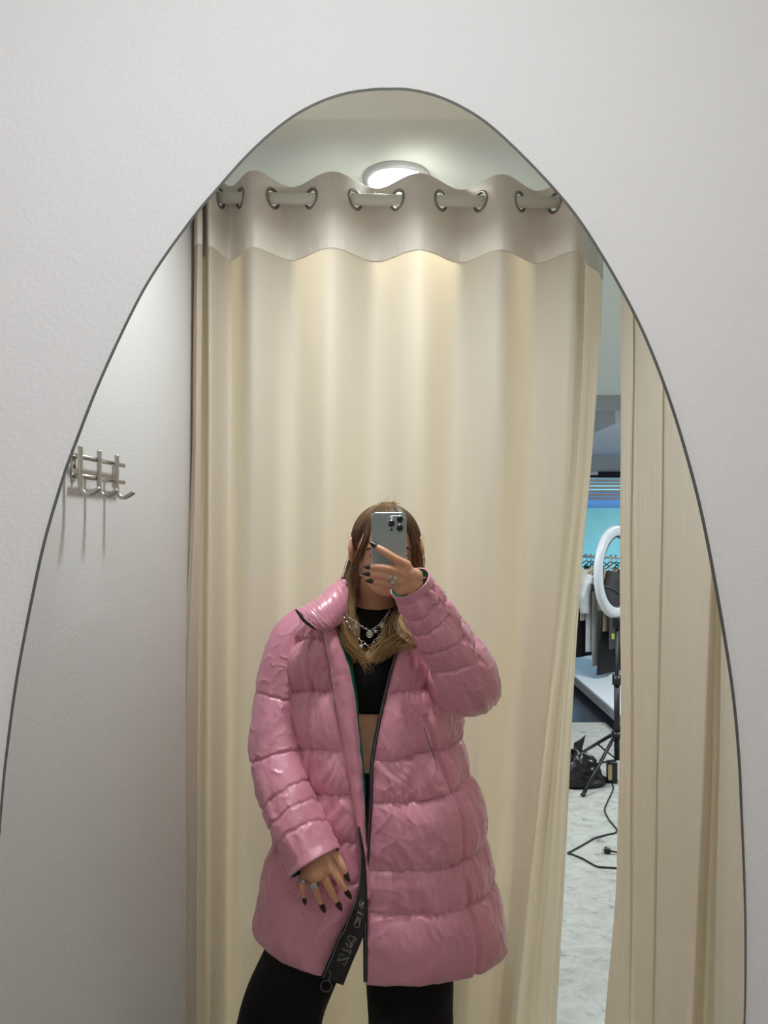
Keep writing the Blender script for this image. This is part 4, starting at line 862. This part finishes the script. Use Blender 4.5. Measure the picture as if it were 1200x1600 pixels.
# clothes rail with hanging garments
cr_d = 6.75; zr = H-.33; rk = thing('clothes_rail', 'white clothes rail holding garments on the platform', 'clothes rail', (1.8, D-cr_d, H-1.48))
M_rack = mat('rack_white', rgb(226, 228, 230), .35)
p0_, p1_ = np.array([1.70, D-7.35, zr]), np.array([2.75, D-6.15, zr])
MB().tube([p0_, p1_], .013, 12).build('bar', M_rack, rk)
for q in (p0_+(p1_-p0_)*.05, p0_+(p1_-p0_)*.36, p0_+(p1_-p0_)*.97):
    MB().tube([q, np.array([q[0], q[1], H-1.478])], .013, 12).build('upright', M_rack, rk); MB().disc((q[0], q[1], H-1.472), .05, (0, 0, 1), .014, 20).build('foot', M_rack, rk)
bar = p1_-p0_; bar /= np.linalg.norm(bar); acr = np.array([-bar[1], bar[0], 0])
def garment(label, t, ln, w_, c, sleeves=False, skirt=False, cat_='garment', name='hanging_shirt', drop=0.0):
    c0 = p0_+(p1_-p0_)*t; top = zr-.07-drop; root = thing(name, label, cat_, c0, 'clothes on the shop rail'); m_ = mat(name+'_fabric_'+str(len(MATS)), c, .8, var=.1, vscale=12)
    rows = []; a = np.linspace(0, 2*np.pi, 40, endpoint=False)
    for q in np.linspace(0, 1, 24):
        hw_ = np.interp(q, [0, .06, .18, 1], [.06, w_*.75, w_, w_*1.05] if not skirt else [w_*.55, w_*.62, w_*.72, w_*1.25]); td = np.interp(q, [0, .2, 1], [.012, .020, .024])
        fold = 1+.25*np.sin(a*7+t*9)*q
        rows.append(c0+acr*(hw_*np.cos(a))[:, None]+bar*(td*np.sin(a)*fold)[:, None]+np.array([0, 0, top-zr-ln*q-(.05*abs(0))])+np.stack([0*a, 0*a, -.10*np.abs(np.cos(a))*(q < .07)+.0*a], -1))
    v, f = grid(np.array(rows), True); obj('fabric', v, f+[tuple(range(40))], m_, root)
    if sleeves:
        for s_ in (-1, 1):
            q0 = c0+acr*s_*w_*.8+np.array([0, 0, top-zr-.06]); MB().tube([q0, q0+acr*s_*.07+np.array([0, 0, -.18]), q0+acr*s_*.09+bar*.02+np.array([0, 0, -.36])], [.055, .06, .045], 14, 16).build('sleeve', m_, root)
    hk_ = MB().tube([c0+np.array([0, 0, -.05])+acr*-.18*(w_/.22)+np.array([0, 0, -.05]), c0+np.array([0, 0, -.045]), c0+acr*.18*(w_/.22)+np.array([0, 0, -.10])], .005, 8, 12)
    hk_.tube([c0+np.array([0, 0, -.045]), c0+np.array([0, 0, -.01]), c0+acr*.02+np.array([0, 0, .02]), c0+np.array([0, 0, .026]), c0-acr*.015+np.array([0, 0, .012])], .003, 8, 16); hk_.build('hanger', M_black, root); return root
garment('long black garment at the far left of the clothes rail', .19, .92, .17, rgb(26, 22, 24))
garment('cream knitted top with sleeves hanging beside the long black garment', .225, .55, .18, rgb(196, 188, 172), True)
garment('white cotton shirt with sleeves hanging in the middle of the rail', .26, .80, .17, rgb(222, 224, 228), True, drop=.05)
garment('pale grey long dress hanging on the clothes rail', .30, .98, .16, rgb(172, 170, 166))
garment('black skirt hanging behind the ring light pole', .365, .72, .20, rgb(24, 22, 26), False, True, name='hanging_skirt', cat_='skirt', drop=.32)
garment('tan jacket hanging inside the ring of the light', .40, .62, .22, rgb(150, 134, 112), True, name='hanging_jacket', cat_='jacket')
garment('dark grey coat hanging nearest to the right curtain', .44, .78, .22, rgb(58, 54, 54), True, name='hanging_coat', cat_='coat')

# outside the shop window: pergola, blue awning, glazed building
pgd = thing('pergola', 'brown slatted timber pergola seen through the shop window', 'pergola', (1.6, D-12.5, 0)); M_wood = mat('pergola_wood', rgb(132, 104, 92), .7, var=.2, vscale=4)
for k in range(7):
    z = H+.80-.060*k; MB().box((1.2, D-11.93, z-.040), (6.0, D-11.87, z)).build('slat', M_wood, pgd, False)
for x in (1.4, 4.6): MB().box((x-.05, D-12.04, -.1), (x+.05, D-11.94, H+.95)).build('post', M_wood, pgd, False)
MB().box((1.2, D-12.06, H+.86), (6.0, D-11.92, H+.95)).build('beam', M_wood, pgd, False)
aw = thing('awning', 'blue awning over the glazed building across the way', 'awning', (1.5, D-16.2, H+.35))
v = [(1.5, D-15.2, H+.40), (8, D-15.2, H+.40), (8, D-16.4, H+.75), (1.5, D-16.4, H+.75), (1.5, D-15.2, H+.33), (8, D-15.2, H+.33), (8, D-16.4, H+.72), (1.5, D-16.4, H+.72)]
obj('canopy', v, [(0, 1, 2, 3), (4, 7, 6, 5), (0, 4, 5, 1), (2, 6, 7, 3), (0, 3, 7, 4), (1, 5, 6, 2)], mat('awning_blue', rgb(72, 116, 156), .7), aw, False)
bl = thing('building', 'turquoise glazed building across the way beyond the pergola', 'building', (2, D-17, -.1)); M_tq = mat('turquoise_glazing', rgb(140, 214, 220), .3, var=.12, vscale=1.5); M_tf = mat('building_frame', rgb(96, 150, 160), .6)
MB().box((1.0, D-17.6, -.1), (10, D-17.0, 4.2)).build('facade', M_tf, bl, False)
for k in range(8):
    x0 = 1.1+1.1*k; MB().box((x0, D-17.0, .1), (x0+1.02, D-16.96, 2.6)).build('window_pane', M_tq, bl, False)
tag(MB().box((-6, D-26, -.2), (14, YB-.12, -.1)).build('ground', mat('paving', rgb(160, 158, 152), .9, var=.1, vscale=2), None, False), kind='structure')
